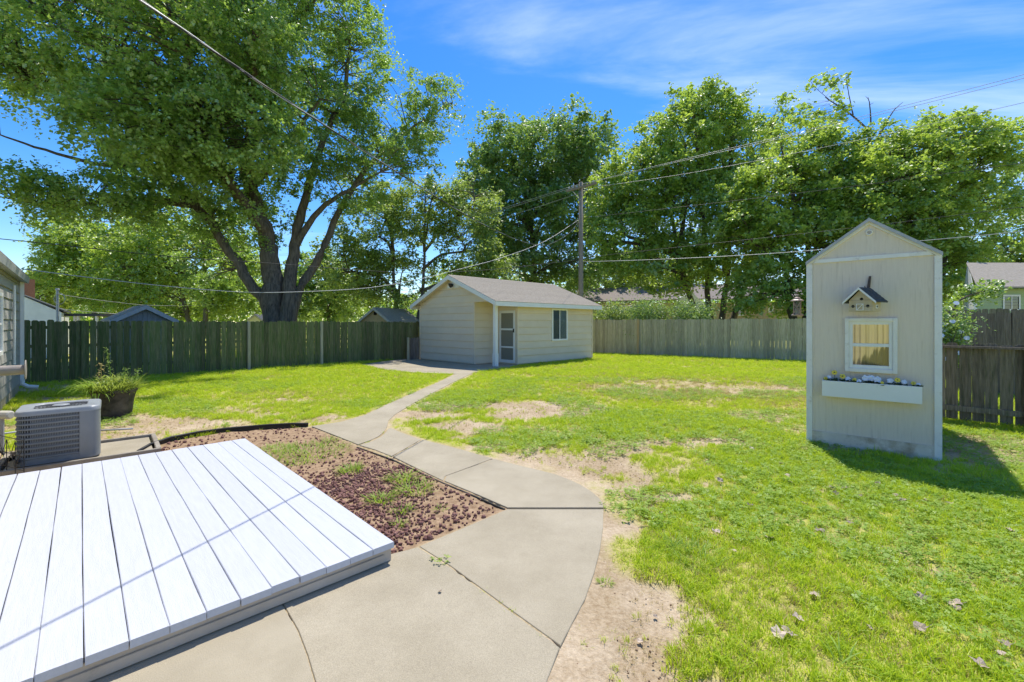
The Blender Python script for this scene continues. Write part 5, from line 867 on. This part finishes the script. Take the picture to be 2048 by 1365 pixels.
for k, (px, py, rpx, rpy, lab) in enumerate(((1225, 630, 38, 14, 'pale vine mound spilling over the back fence next to the shed'), (1300, 628, 48, 17, 'bright vine mound on the back fence right of the pale one'), (1385, 630, 48, 15, 'darker vine mound on the back fence below the forked tree'))):
    v = vy(px) + Vector((.7, 1.1)); q = cl(px, py, v.y, rpx, rpy + 8, .8); shrub('vine_shrub', lab, 'shrub', (v.x, v.y, 0), [q, (q[0], q[1], q[2] - .8, q[3], .6, .7, .5)], 110, 60, .09, M['lf_shrub'] if k != 0 else M['lf_light'], 40 + k, .42, 'vines over the back fence')
q = cl(1893, 655, 9.2, 30, 42, .45); shrub('flowering_shrub', 'flowering shrub with pale blossoms between the garden shed and brown fence', 'shrub', (q[0], q[1], 0), [q, (q[0] - .1, q[1], q[2] - .5, .35, .4, .5, .6)], 90, 42, .06, M['lf_shrub'], 45, .22, flowers=26)
q = cl(1960, 585, 12, 30, 10, .5); tree('overhanging_branch', 'dark leafy branch hanging in front of the pale green house', (A(1905, 620, 12)[0], 12, 0), [([(A(1905, 640, 12)[0], 12, 0), A(1906, 640, 12), A(1915, 605, 12), A(1950, 588, 12), A(1990, 575, 12)], .05, .01)], [q, (*cl(1985, 572, 12, 12, 6, .3)[:6], .4)], 26, 22, .09, M['lf_dark'], M['bark'], 46, .3, GR, twig=.008)
# fern-like plant in the black nursery pot
pb = g(228, 829); pot = T('plant_pot', 'black plastic nursery pot on the lawn behind the air conditioner', 'pot', (*pb, -.03))
smooth_sharp(part('pot_wall', MB().lathe((*pb, -.04), [(.235, 0), (.27, .3), (.30, .42), (.315, .43), (.315, .47), (.29, .475), (.285, .41)], 28), M['pot'], pot), 35); part('soil', MB().lathe((*pb, .36), [(.285, 0), (.28, .03)], 24), M['soil'], pot)
def blades(n, c, rad, lmin, lmax, w, up, droop, m, name, parent, seed, seg=5):
    rg = random.Random(seed); v = []; f = []; ti = []
    for _ in range(n):
        a = rg.uniform(0, 6.283); r = rad * math.sqrt(rg.random()); p = Vector((c[0] + r * math.cos(a), c[1] + r * math.sin(a), c[2])); o = rg.uniform(0, 6.283) if rg.random() < .4 else a + rg.uniform(-.6, .6); L_ = rg.uniform(lmin, lmax); h = Vector((math.cos(o), math.sin(o), 0)); el = rg.uniform(up * .6, up * 1.2); dirv = h * math.cos(el) + Vector((0, 0, math.sin(el))); sd_ = Vector((-h.y, h.x, 0)); k = len(v); ww = w * rg.uniform(.6, 1.3)
        for i in range(seg + 1):
            wd = ww * (1 - (i / seg) ** 2) * (.5 + min(1, i / 1.5) * .5); v += [tuple(p - sd_ * wd), tuple(p + sd_ * wd)]
            if i: f.append((k + 2 * i - 2, k + 2 * i - 1, k + 2 * i + 1, k + 2 * i)); ti.append(max(0, min(1, rg.gauss(.5, .2))))
            p = p + dirv * L_ / seg; dirv = (dirv + Vector((0, 0, -droop * (i + 1) / seg))).normalized()
    me = bpy.data.meshes.new(name); off = OFF[root(parent)]; me.from_pydata([(x - off.x, y - off.y, z - off.z) for x, y, z in v], [], f); a_ = me.attributes.new('tint', 'FLOAT', 'FACE'); a_.data.foreach_set('value', ti); me.materials.append(m); o = bpy.data.objects.new(name, me); COL.objects.link(o); o.parent = parent; return o
pl = T('potted_plant', 'sprawling yellow green weedy plant growing in the black pot', 'plant', (*pb, .38))
blades(620, (*pb, .38), .29, .18, .42, .009, 1.0, .5, M['lf_yellow'], 'foliage', pl, 3); blades(110, (pb[0] - .25, pb[1] - .1, .40), .12, .3, .5, .016, .7, .7, M['weed'], 'frond', pl, 4); blades(26, (pb[0] - .05, pb[1] - .26, .40), .1, .2, .36, .014, .2, .9, M['weed'], 'frond', pl, 5)
nq = 1100; cen = RNG.normal(size=(nq, 3)); cen /= np.linalg.norm(cen, axis=1)[:, None]; cen *= RNG.uniform(.4, 1, (nq, 1)) ** .5 * np.array([.34, .34, .2]); cen[:, 2] = np.abs(cen[:, 2]) * 1.2 - .06 + .06 * RNG.normal(size=nq) * .5
leafpart('leaf', pl, quads_to_mesh('pot_leaves', cen + np.array([pb[0], pb[1], .46]), RNG.normal(size=(nq, 3)) * .6 + np.array([0, -.2, .8]), RNG.normal(size=(nq, 3)), RNG.uniform(.035, .08, nq), RNG.uniform(.014, .03, nq), RNG.uniform(0, 1, nq), M['lf_yellow']), OFF[pl])
for dx_, dy_, h, lean, m_, mt_ in ((-.08, .05, .78, -.1, 'lf_light', 0), (.1, -.02, .45, .12, 'lf_shrub', 0), (.2, .06, .42, .18, 'lf_shrub', 0), (-.26, .02, .52, .02, 'straw', 1), (.02, .1, .36, .05, 'lf_light', 0)):
    s0 = Vector((pb[0] + dx_, pb[1] + dy_, .36)); s1 = s0 + Vector((lean, 0, h)); stp = part('stalk', MB().tube([s0, s0.lerp(s1, .5) + Vector((.015, 0, 0)), s1], [.007, .006, .003], 5), M['straw'] if mt_ else M['weed'], pl); cen = []
    for k in range(70): f_ = random.uniform(.25, 1); q_ = s0.lerp(s1, f_); cen.append((q_.x + random.gauss(0, .028), q_.y + random.gauss(0, .028), q_.z))
    cen = np.array(cen); leafpart('leaf', stp, quads_to_mesh('stalk_leaves', cen, RNG.normal(size=(70, 3)), RNG.normal(size=(70, 3)) + np.array([0, 0, .6]), RNG.uniform(.03, .055, 70), RNG.uniform(.008, .014, 70), RNG.uniform(0, 1, 70), M[m_]), OFF[pl])
# weeds in the lava rock bed and coarse clumps in the lawn
def weed(px, py, n, rad, l0, l1, w, lab, up=.9, m='weed', grp='weed clumps'):
    n = int(n * 1.6); l0 *= 1.25; l1 *= 1.25; c = g(px, py); t = T('grass_clump', lab, 'grass clump', (*c, -.03), grp); blades(n, (*c, -.03), rad, l0, l1, w, up, .5, M[m], 'blades', t, int(px + py), 4)
for a in ((620, 905, 330, .46, .06, .13, .005, 'large grass patch in the bed at the far end of the deck'), (560, 897, 130, .22, .05, .11, .004, 'grass patch touching the far corner of the deck'), (700, 942, 60, .10, .06, .14, .004, 'weed tuft just below the edging at the middle of the bed'), (712, 935, 36, .06, .05, .12, .004, 'small weed tuft close to the straight edging strip'), (806, 957, 70, .12, .07, .16, .005, 'weed clump along the straight edging in mid bed'), (830, 980, 80, .15, .06, .15, .005, 'broad weed clump right of centre in the bed'), (762, 1000, 60, .09, .07, .15, .005, 'leafy weed on the dark red rocks nearest the deck edge'), (805, 1020, 50, .06, .05, .1, .004, 'yellowish weed in the bed above the deck corner'), (880, 1017, 32, .035, .03, .07, .003, 'tiny round weed in the bed near its right tip'), (800, 1045, 30, .04, .04, .08, .004, 'small weed lowest in the bed by the deck corner'), (660, 880, 50, .08, .05, .1, .004, 'small tuft at the far left end of the bed by the walk'),
          (1210, 1162, 60, .028, .025, .05, .0025, 'tiny lone weed on bare sand beside the walk'), (1395, 1110, 120, .17, .05, .12, .003, 'big coarse grass clump on the lawn right of the walk'), (1345, 1090, 50, .08, .05, .11, .003, 'coarse grass tuft left of the big clump'), (1690, 1320, 9, .05, .08, .14, .004, 'long bladed clump at the bottom right of the lawn'), (1100, 885, 40, .06, .03, .07, .003, 'dark low weed on bare soil in mid lawn')):
    weed(*a)
# ------------------------------------------------------------------ fallen leaves: a few dozen on the lawn
def deadleaf(seed):
    rg = random.Random(seed); ring = []
    for k in range(15): t = k / 15 * 6.283; r = (1 if k % 3 == 0 else .76) * rg.uniform(.8, 1.1) * (1.15 if k == 3 else 1); ring.append((r * math.cos(t), r * math.sin(t), rg.uniform(.0, .55) * r))
    mb = MB().add([(0, 0, .05)] + ring, [(0, 1 + k, 1 + (k + 1) % 15) for k in range(15)]); mb.tube([(0, 0, .04), (-.5, -.8, .1), (-.7, -1.3, .3)], .03, 4); me = mb.mesh('dead_leaf'); me.materials.append(M['leaf_dead']); return me
DL_ = [deadleaf(s) for s in range(6)]; spots = [(1480, 858), (1527, 887), (1503, 895), (1563, 925), (1617, 925), (1575, 950), (1660, 975), (1672, 985), (1690, 975), (1720, 990), (1755, 968), (1790, 990), (1805, 1000), (1752, 1010), (1500, 1008), (1610, 1005), (1440, 960), (1580, 962), (1322, 1025), (1330, 1045), (1432, 1062), (1540, 1075), (1468, 1102), (1470, 1080), (1850, 1000), (1900, 1005), (2020, 1060), (1870, 1075), (1910, 1205), (1915, 1215), (1595, 1235), (1575, 1262), (1740, 1255), (1840, 1255), (2010, 1285), (2000, 1305), (1960, 1330), (1840, 1195), (1310, 1222), (1400, 1210), (1630, 1190), (1770, 1095), (1555, 1265), (1107, 884), (1700, 1045), (1640, 1060), (1280, 1270), (880, 1185), (640, 1172)]
for i, (px, py) in enumerate(spots):
    c = g(px, py); z = float(groundz(np.array([c[0]]), np.array([c[1]]))[0]) + (.030 if px > 1250 else .012)
    if px < 1000: z = .006
    if px < 1420 and py > 1200: z -= .026
    s = random.uniform(.020, .040) if px > 1420 else random.uniform(.013, .02) if px > 1250 else .014
    o = inst('dead_leaf', DL_[i % 6], None, Matrix.Translation((*c, z)) @ Matrix.Rotation(random.uniform(0, 6.28), 4, 'Z') @ Matrix.Rotation(random.uniform(-.5, .5), 4, 'X') @ Matrix.Scale(s, 4)); tag(o, 'curled dry brown leaf lying flat on the lawn or walk', 'leaf', 'dead leaves on the lawn and walk')
# ------------------------------------------------------------------ neighbours
def gable(name, label, cat, c, u, w, l, h, rise_, wm_, rm_, ov=.25, vent=None):
    "gable end centred on c facing -v; u along the gable"
    u = Vector(u).normalized(); v = Vector((-u.y, u.x)); c = Vector(c); t = T(name, label, cat, (c.x, c.y, 0)); mp_ = lambda s, z, d: (c.x + u.x * s + v.x * d, c.y + u.y * s + v.y * d, z)
    part('wall', MB().prism([(-w / 2, -.05), (w / 2, -.05), (w / 2, h), (0, h + rise_), (-w / 2, h)], lambda p: mp_(p[0], p[1], l), lambda p: mp_(p[0], p[1], 0)), wm_, t)
    for s in (-1, 1):
        k = rise_ / (w / 2); e = w / 2 + ov
        ro = part('roof', MB().hexa([mp_(0, h + rise_ + .01, -ov), mp_(s * e, h + .01 - k * ov, -ov), mp_(s * e, h + .01 - k * ov, l + ov), mp_(0, h + rise_ + .01, l + ov)], [mp_(0, h + rise_ + .08, -ov), mp_(s * e, h + .08 - k * ov, -ov), mp_(s * e, h + .08 - k * ov, l + ov), mp_(0, h + rise_ + .08, l + ov)]), rm_, t)
        part('rake_board', MB().hexa([mp_(0, h + rise_ - .10, -ov - .025), mp_(s * e, h - .10 - k * ov, -ov - .025), mp_(s * e, h - .10 - k * ov, -ov - .002), mp_(0, h + rise_ - .10, -ov - .002)], [mp_(0, h + rise_ + .06, -ov - .025), mp_(s * e, h + .06 - k * ov, -ov - .025), mp_(s * e, h + .06 - k * ov, -ov - .002), mp_(0, h + rise_ + .06, -ov - .002)]), M['grey_pvc'], t)
    return t, mp_
y0 = 17.5; t, mp_ = gable('neighbour_shed', 'grey gabled shed top peeking over the left fence', 'shed', (A(290, 640, y0)[0], y0), (.66, .75), 1.75, 2.2, 1.72, .5, M['nb_grey'], M['shingle'], .18)
for k in range(9): s = -.72 + k * .16; part('wall_board', MB().prism([(s + .004, 0), (s + .152, 0), (s + .152, 1.7 + .5 * (1 - abs(s + .152) / .875)), (s + .004, 1.7 + .5 * (1 - abs(s + .004) / .875))], lambda p: mp_(p[0], p[1], .0), lambda p: mp_(p[0], p[1], -.015)), M['nb_grey'], t)
y0 = 27; t, mp_ = gable('neighbour_shed', 'pale shed with square gable vent behind the fence left of the beige shed', 'shed', (A(751, 640, y0)[0], y0), (.9, -.3), 2.0, 3.2, 1.75, .72, M['nb_tan'], M['shingle'], .2)
part('vent', MB().box(mp_(0, 2.17, -.02), (.18, .05, .18)), M['void'], t)
y0 = 40; t, mp_ = gable('neighbour_shed', 'tiny dark roofed shed behind the fence left of the maple trunk', 'shed', (A(510, 640, y0)[0], y0), (1, .1), 1.1, 2, 1.9, .45, M['nb_white'], M['shingle_dark'], .1)
y0 = 20; c = A(80, 640, y0); t = T('neighbour_garage', 'white sided garage behind the fence at far left', 'garage', (c[0], y0, 0)); gw2 = wallmap((A(20, 640, y0)[0], y0), (1, .0), (.66, -.75)); W2 = (123 - 20) / F * y0; q = lambda py: A(0, py, y0)[2]
part('wall', MB().prism([(0, 0), (W2, 0), (W2, q(625)), (0, q(582))], lambda p: gw2(p[0], p[1], -4), lambda p: gw2(p[0], p[1], -.001)), M['nb_white'], t)
siding(t, gw2, 0, W2, 1.2, q(580), .14, M['nb_white'], [(-(q(625) - q(582)) / W2, 1, q(582))] if False else [((q(582) - q(625)) / W2, 1, q(582))], lap=.012)
part('roof', MB().hexa([gw2(-.2, q(580), .12), gw2(W2 + .12, q(624), .12), gw2(W2 + .12, q(624), -4), gw2(-.2, q(580), -4)], [gw2(-.2, q(577), .12), gw2(W2 + .12, q(621), .12), gw2(W2 + .12, q(621), -4), gw2(-.2, q(577), -4)]), M['shingle_dark'], t)
part('chimney', MB().box((A(50, 640, 23)[0], 23, 1.9), (.5, .5, 3.9)), M['brick'], t)
y0 = 21; t = T('carport', 'low dark carport roof behind the fence right of the white garage', 'carport', (A(160, 640, y0)[0], y0, 0)); part('roof', MB().box((A(160, 640, y0)[0], y0 + 1.2, A(0, 630, y0)[2]), (1.9, 2.4, .12)), M['shingle_dark'], t)
for px in (146, 153, 190): part('post', MB().box((A(px, 640, y0)[0], y0 + .1, .95), (.09, .09, 1.95)), M['white'], t)
# service mast with cable loop
y0 = 19; mpx = A(115, 640, y0)[0]; t = T('service_mast', 'grey electric service mast with looped cable above the white garage', 'mast', (mpx, y0, 0)); part('pipe', MB().tube([(mpx, y0, 0), A(115, 580, y0)], .05, 8), M['grey_pvc'], t); part('weatherhead', MB().lathe(A(115, 582, y0), [(.06, 0), (.075, .05), (.05, .11)], 10), M['grey_pvc'], t)
part('cable_loop', MB().tube([A(119 + 11 * math.cos(k * .42), 598 - 11 * math.sin(k * .42), y0 - .1) for k in range(16)], .012, 5), M['wire_grey'], t)
# tan house behind the back fence
y0 = 44; t = T('neighbour_house', 'long tan house with grey brown roof behind the back fence', 'house', (A(1400, 640, y0)[0], y0, 0)); hx = lambda px: A(px, 640, y0)[0]; hz_ = lambda py: A(0, py, y0)[2]
part('wall', MB().box(((hx(1170) + hx(1650)) / 2, y0 + 4, hz_(606) / 2), (hx(1650) - hx(1170), 8, hz_(606))), M['nb_tan'], t)
part('roof', MB().hexa([(hx(1150), y0 - .4, hz_(606)), (hx(1362), y0 - .4, hz_(601)), (hx(1380), y0 + 4, hz_(606) + 1.9), (hx(1165), y0 + 4, hz_(606) + 1.6)], [(hx(1150), y0 - .4, hz_(604)), (hx(1362), y0 - .4, hz_(599)), (hx(1380), y0 + 4, hz_(604) + 1.9), (hx(1165), y0 + 4, hz_(604) + 1.6)]), M['roof_brown'], t)
part('roof', MB().hexa([(hx(1362), y0 - .4, hz_(600)), (hx(1660), y0 - .4, hz_(600)), (hx(1660), y0 + 4, hz_(600) + 1.8), (hx(1380), y0 + 4, hz_(600) + 1.8)], [(hx(1362), y0 - .4, hz_(598)), (hx(1660), y0 - .4, hz_(598)), (hx(1660), y0 + 4, hz_(598) + 1.8), (hx(1380), y0 + 4, hz_(598) + 1.8)]), M['roof_brown'], t)
part('gable_wall', MB().prism([(hx(1352), 0), (hx(1412), 0), (hx(1405), hz_(612)), (hx(1378), hz_(585)), (hx(1352), hz_(598))], lambda p: (p[0], y0 + .1, p[1]), lambda p: (p[0], y0 - .7, p[1])), M['nb_white'], t)
nwm = wallmap((0, y0), (1, 0), (0, -1))
for a, b_, c, d in ((1467, 1486, 607, 632), (1536, 1546, 612, 626), (1222, 1236, 612, 624)): window(t, nwm, hx(a), hx(b_), hz_(d), hz_(c), .12, .1, .5, True)
for px, py in ((1235, 588), (1198, 590)): part('roof_vent', MB().lathe((hx(px), y0 + 2.6, hz_(py) - .2), [(.08, 0), (.08, .35), (.13, .36), (.13, .45)], 10), M['void'], t)
y0 = 34; t, mp_ = gable('neighbour_shed', 'low grey shed roof behind the vine covered part of the back fence', 'shed', (A(1283, 640, y0)[0], y0), (.95, .1), 3.2, 3, 2.15, .85, M['nb_grey'], M['roof_brown'], .35)
# pale green house at right
y0 = 16.9; t = T('green_house', 'pale green sided house with dark window at the right edge', 'house', (A(2000, 640, y0)[0], y0, 0)); hx = lambda px: A(px, 640, y0)[0]; hz_ = lambda py: A(0, py, y0)[2]; gwm = wallmap((hx(1948), y0), (1, 0), (-.69, -.72)); Wg = 7.0
part('wall', MB().prism([(0, 0), (Wg, 0), (Wg, hz_(578)), (0, hz_(578))], lambda p: gwm(p[0], p[1], -5), lambda p: gwm(p[0], p[1], -.001)), M['nb_green'], t)
siding(t, gwm, 0, Wg, 1.5, hz_(579), .12, M['nb_green'], lap=.012, holes=[])
window(t, gwm, hx(2006) - hx(1948), hx(2041) - hx(1948), hz_(622), hz_(590), .06, .05, .5, False)
part('corner_board', MB().prism([(-.02, 0), (.12, 0), (.12, hz_(578)), (-.02, hz_(578))], lambda p: gwm(p[0], p[1], 0), lambda p: gwm(p[0], p[1], .03)), M['white'], t)
part('roof', MB().hexa([(hx(1935), y0 - .35, hz_(578)), (hx(1948) + Wg, y0 - .35, hz_(578)), (hx(1948) + Wg + 2.1, y0 + 2.1, hz_(578) + 1.22), (hx(1937) + 2.05, y0 + 2.1, hz_(578) + 1.22)], [(hx(1935), y0 - .35, hz_(575)), (hx(1948) + Wg, y0 - .35, hz_(575)), (hx(1948) + Wg + 2.1, y0 + 2.1, hz_(575) + 1.22), (hx(1937) + 2.05, y0 + 2.1, hz_(575) + 1.22)]), M['shingle'], t)
part('side_wall', MB().prism([(0, 0), (5, 0), (5, hz_(578)), (2.5, hz_(578) + 1.4), (0, hz_(578))], lambda p: (hx(1948) + p[0] * .93, y0 + p[0], p[1]), lambda p: (hx(1948) - .02 + p[0] * .93, y0 + p[0], p[1])), M['nb_white'], t)  # side wall of the green house, sunlight put in as white colour
# ------------------------------------------------------------------ utility pole and wires
pp0 = Vector((3.95, 25.6)); up_ = T('utility_pole', 'wooden utility pole with crossarm behind the shed', 'utility pole', (*pp0, 0)); zt = CAMH + (HY - 365) / F * 25.6; pz = lambda py: CAMH + (HY - py) / F * 25.6
part('pole', MB().tube([(*pp0, -.2), (*pp0, 4), (*pp0, zt)], [.16, .14, .11], 12), M['pole'], up_, True)
cd = Vector((.70, -.71)).normalized(); ca = Vector((*(pp0 - cd * .72), pz(370))); cb_ = Vector((*(pp0 + cd * .95), pz(385) - .0)); 
part('crossarm', MB().box((*(pp0 + cd * .1 + Vector((-.1, -.12))), pz(377)), (2.1, .1, .13), (cd.x, cd.y)), M['pole'], up_, bevel=.01)
for s in (-1, 1): part('brace', MB().tube([(*(pp0 + cd * s * .55 + Vector((-.06, -.1))), pz(379)), (*(pp0 + Vector((-.06, -.12))), pz(402))], .018, 5), M['grey_pvc'], up_)
for s in (-.75, -.45, .95): part('insulator', MB().lathe((*(pp0 + cd * s + Vector((-.1, -.12))), pz(377) + .06), [(.03, 0), (.05, .04), (.025, .08), (.045, .11), (.02, .15)], 8), M['grey_pvc'], up_)
def wire(label, pts, r=.012, m='wire', name='overhead_wire'):
    pts = [Vector(p) for p in pts]; path = []; k = len(pts)
    for i in range(k - 1):
        p0, p1, p2, p3 = pts[max(i - 1, 0)], pts[i], pts[i + 1], pts[min(i + 2, k - 1)]
        for j in range(8): u = j / 8; path.append(.5 * ((2 * p1) + (p2 - p0) * u + (2 * p0 - 5 * p1 + 4 * p2 - p3) * u * u + (3 * p1 - p0 - 3 * p2 + p3) * u ** 3))
    path.append(pts[-1]); return tag(part(name, MB().tube(path, r, 5), M[m], None, True), label, 'wire', 'overhead wires')
drop = [(-2.771 + .265 * y, y, z) for y, z in ((-1.2, 3.62), (1, 3.44), (2.535, 3.38), (3.74, 3.35), (6.86, 3.37), (9.49, 3.49), (12.33, 3.77), (15.4, 4.30), (20.5, 5.75))] + [(pp0.x, pp0.y, pz(437))]
t = T('service_drop', 'thick twisted service cable running from the pole to the top left corner', 'wire', drop[0], 'overhead wires'); 
for ph, m_, r_ in ((0, 'wire', .0045), (2.1, 'wire', .0045), (4.2, 'wire_grey', .004)):
    path = []; k = len(drop); pts = [Vector(p) for p in drop]
    for i in range(k - 1):
        p0, p1, p2, p3 = pts[max(i - 1, 0)], pts[i], pts[i + 1], pts[min(i + 2, k - 1)]
        for j in range(14): u = j / 14; q_ = .5 * ((2 * p1) + (p2 - p0) * u + (2 * p0 - 5 * p1 + 4 * p2 - p3) * u * u + (3 * p1 - p0 - 3 * p2 + p3) * u ** 3); a = ph + q_.y * 5.5; path.append(q_ + Vector((math.cos(a), 0, math.sin(a))) * .0055)
    path.append(pts[-1]); part('strand', MB().tube(path, r_, 5), M[m_], t, True)
def span(p0, p1, sag, n=9): p0 = Vector(p0); p1 = Vector(p1); return [p0.lerp(p1, k / n) - Vector((0, 0, 4 * sag * (k / n) * (1 - k / n))) for k in range(n + 1)]
bd2 = Vector((.838, -.546))
def ray(px, py): r = (px - CX) / F; s = (pp0.x - r * pp0.y) / (r * bd2.y - bd2.x); y = pp0.y + bd2.y * s; return (pp0.x + bd2.x * s, y, CAMH + (HY - py) / F * y)
wire('upper power line from the left end of the crossarm towards the right', [(*(pp0 - cd * .75), pz(368)), ray(1400, 311), ray(1572, 271), ray(1990, 165), ray(2200, 105)], .010, 'wire_grey')
wire('second power line just under the upper one on the right', [(*(pp0 - cd * .45), pz(369)), ray(1400, 314), ray(1572, 275), ray(1990, 172), ray(2200, 113)], .010, 'wire_grey')
wire('third power line from the right end of the crossarm', [(*(pp0 + cd * .95), pz(382)), ray(1400, 343), ray(1729, 278), ray(2200, 170)], .010, 'wire_grey')
wire('telephone line sloping right from below the crossarm', [(*pp0, pz(437)), ray(1400, 410), ray(1706, 373), ray(2200, 305)], .009)
wire('telephone line crossing the right trees at mid height', [(*pp0, pz(516)), ray(1400, 490), ray(1700, 457), ray(2048, 414), ray(2200, 394)], .010)
wire('lowest bright cable running right past the tan garden shed roof', [(*pp0, pz(524)), ray(1300, 520), ray(1550, 507), ray(1900, 477), ray(2048, 463), ray(2200, 448)], .014, 'wire_grey')
for py, s0, lab in ((368, -.75, 'power line leaving the crossarm to the left, highest of three'), (371, -.45, 'power line leaving the crossarm to the left, middle of three'), (384, .9, 'power line leaving the crossarm to the left, lowest of three')):
    p0 = (*(pp0 + cd * s0), pz(py)); wire(lab, span(p0, (pp0.x - bd2.x * 45 + s0, pp0.y - bd2.y * 45 + s0, p0[2] - .2), 1.6), .010, 'wire_grey')
for py, lab, e in ((514, 'upper telephone line going left behind the shed roof', -1.0), (524, 'lower telephone line going left behind the shed roof', -1.4)): wire(lab, span((*pp0, pz(py)), (pp0.x - bd2.x * 45, pp0.y - bd2.y * 45, pz(py) + e), .7), .010)
wire('white service cable sagging from the pole over the shed to the left house', [(*pp0, pz(437))] + [(3.9 - 14.9 * u, 25 - 15 * u, z) for u, z in ((.15, 5.75), (.299, 4.56), (.40, 3.92), (.492, 3.36), (.60, 2.85), (.716, 2.57), (.80, 2.48), (.90, 2.58), (1.0, 2.78))], .011, 'wire_grey')
wire('dark telephone cable crossing the left tree towards the house roof', [(*pp0, pz(520))] + [(3.9 - 14.9 * u, 25 - 16 * u, CAMH + (HY - py) / F * (25 - 16 * u)) for u, py in ((.3, 538), (.45, 545), (.55, 545), (.74, 527), (.85, 513), (.98, 478), (1.06, 455))], .009)
wire('bright cable from the service mast dipping towards the right', [A(117, 589, 19), A(200, 601, 21), A(300, 611, 24), A(400, 611, 28), A(500, 606, 33), A(560, 598, 37)], .012, 'wire_grey')
wire('thin cable below the mast cable above the left fence', [A(119, 618, 19), A(190, 625, 20.5), A(265, 629, 22), A(340, 627, 24)], .009, 'wire_grey')
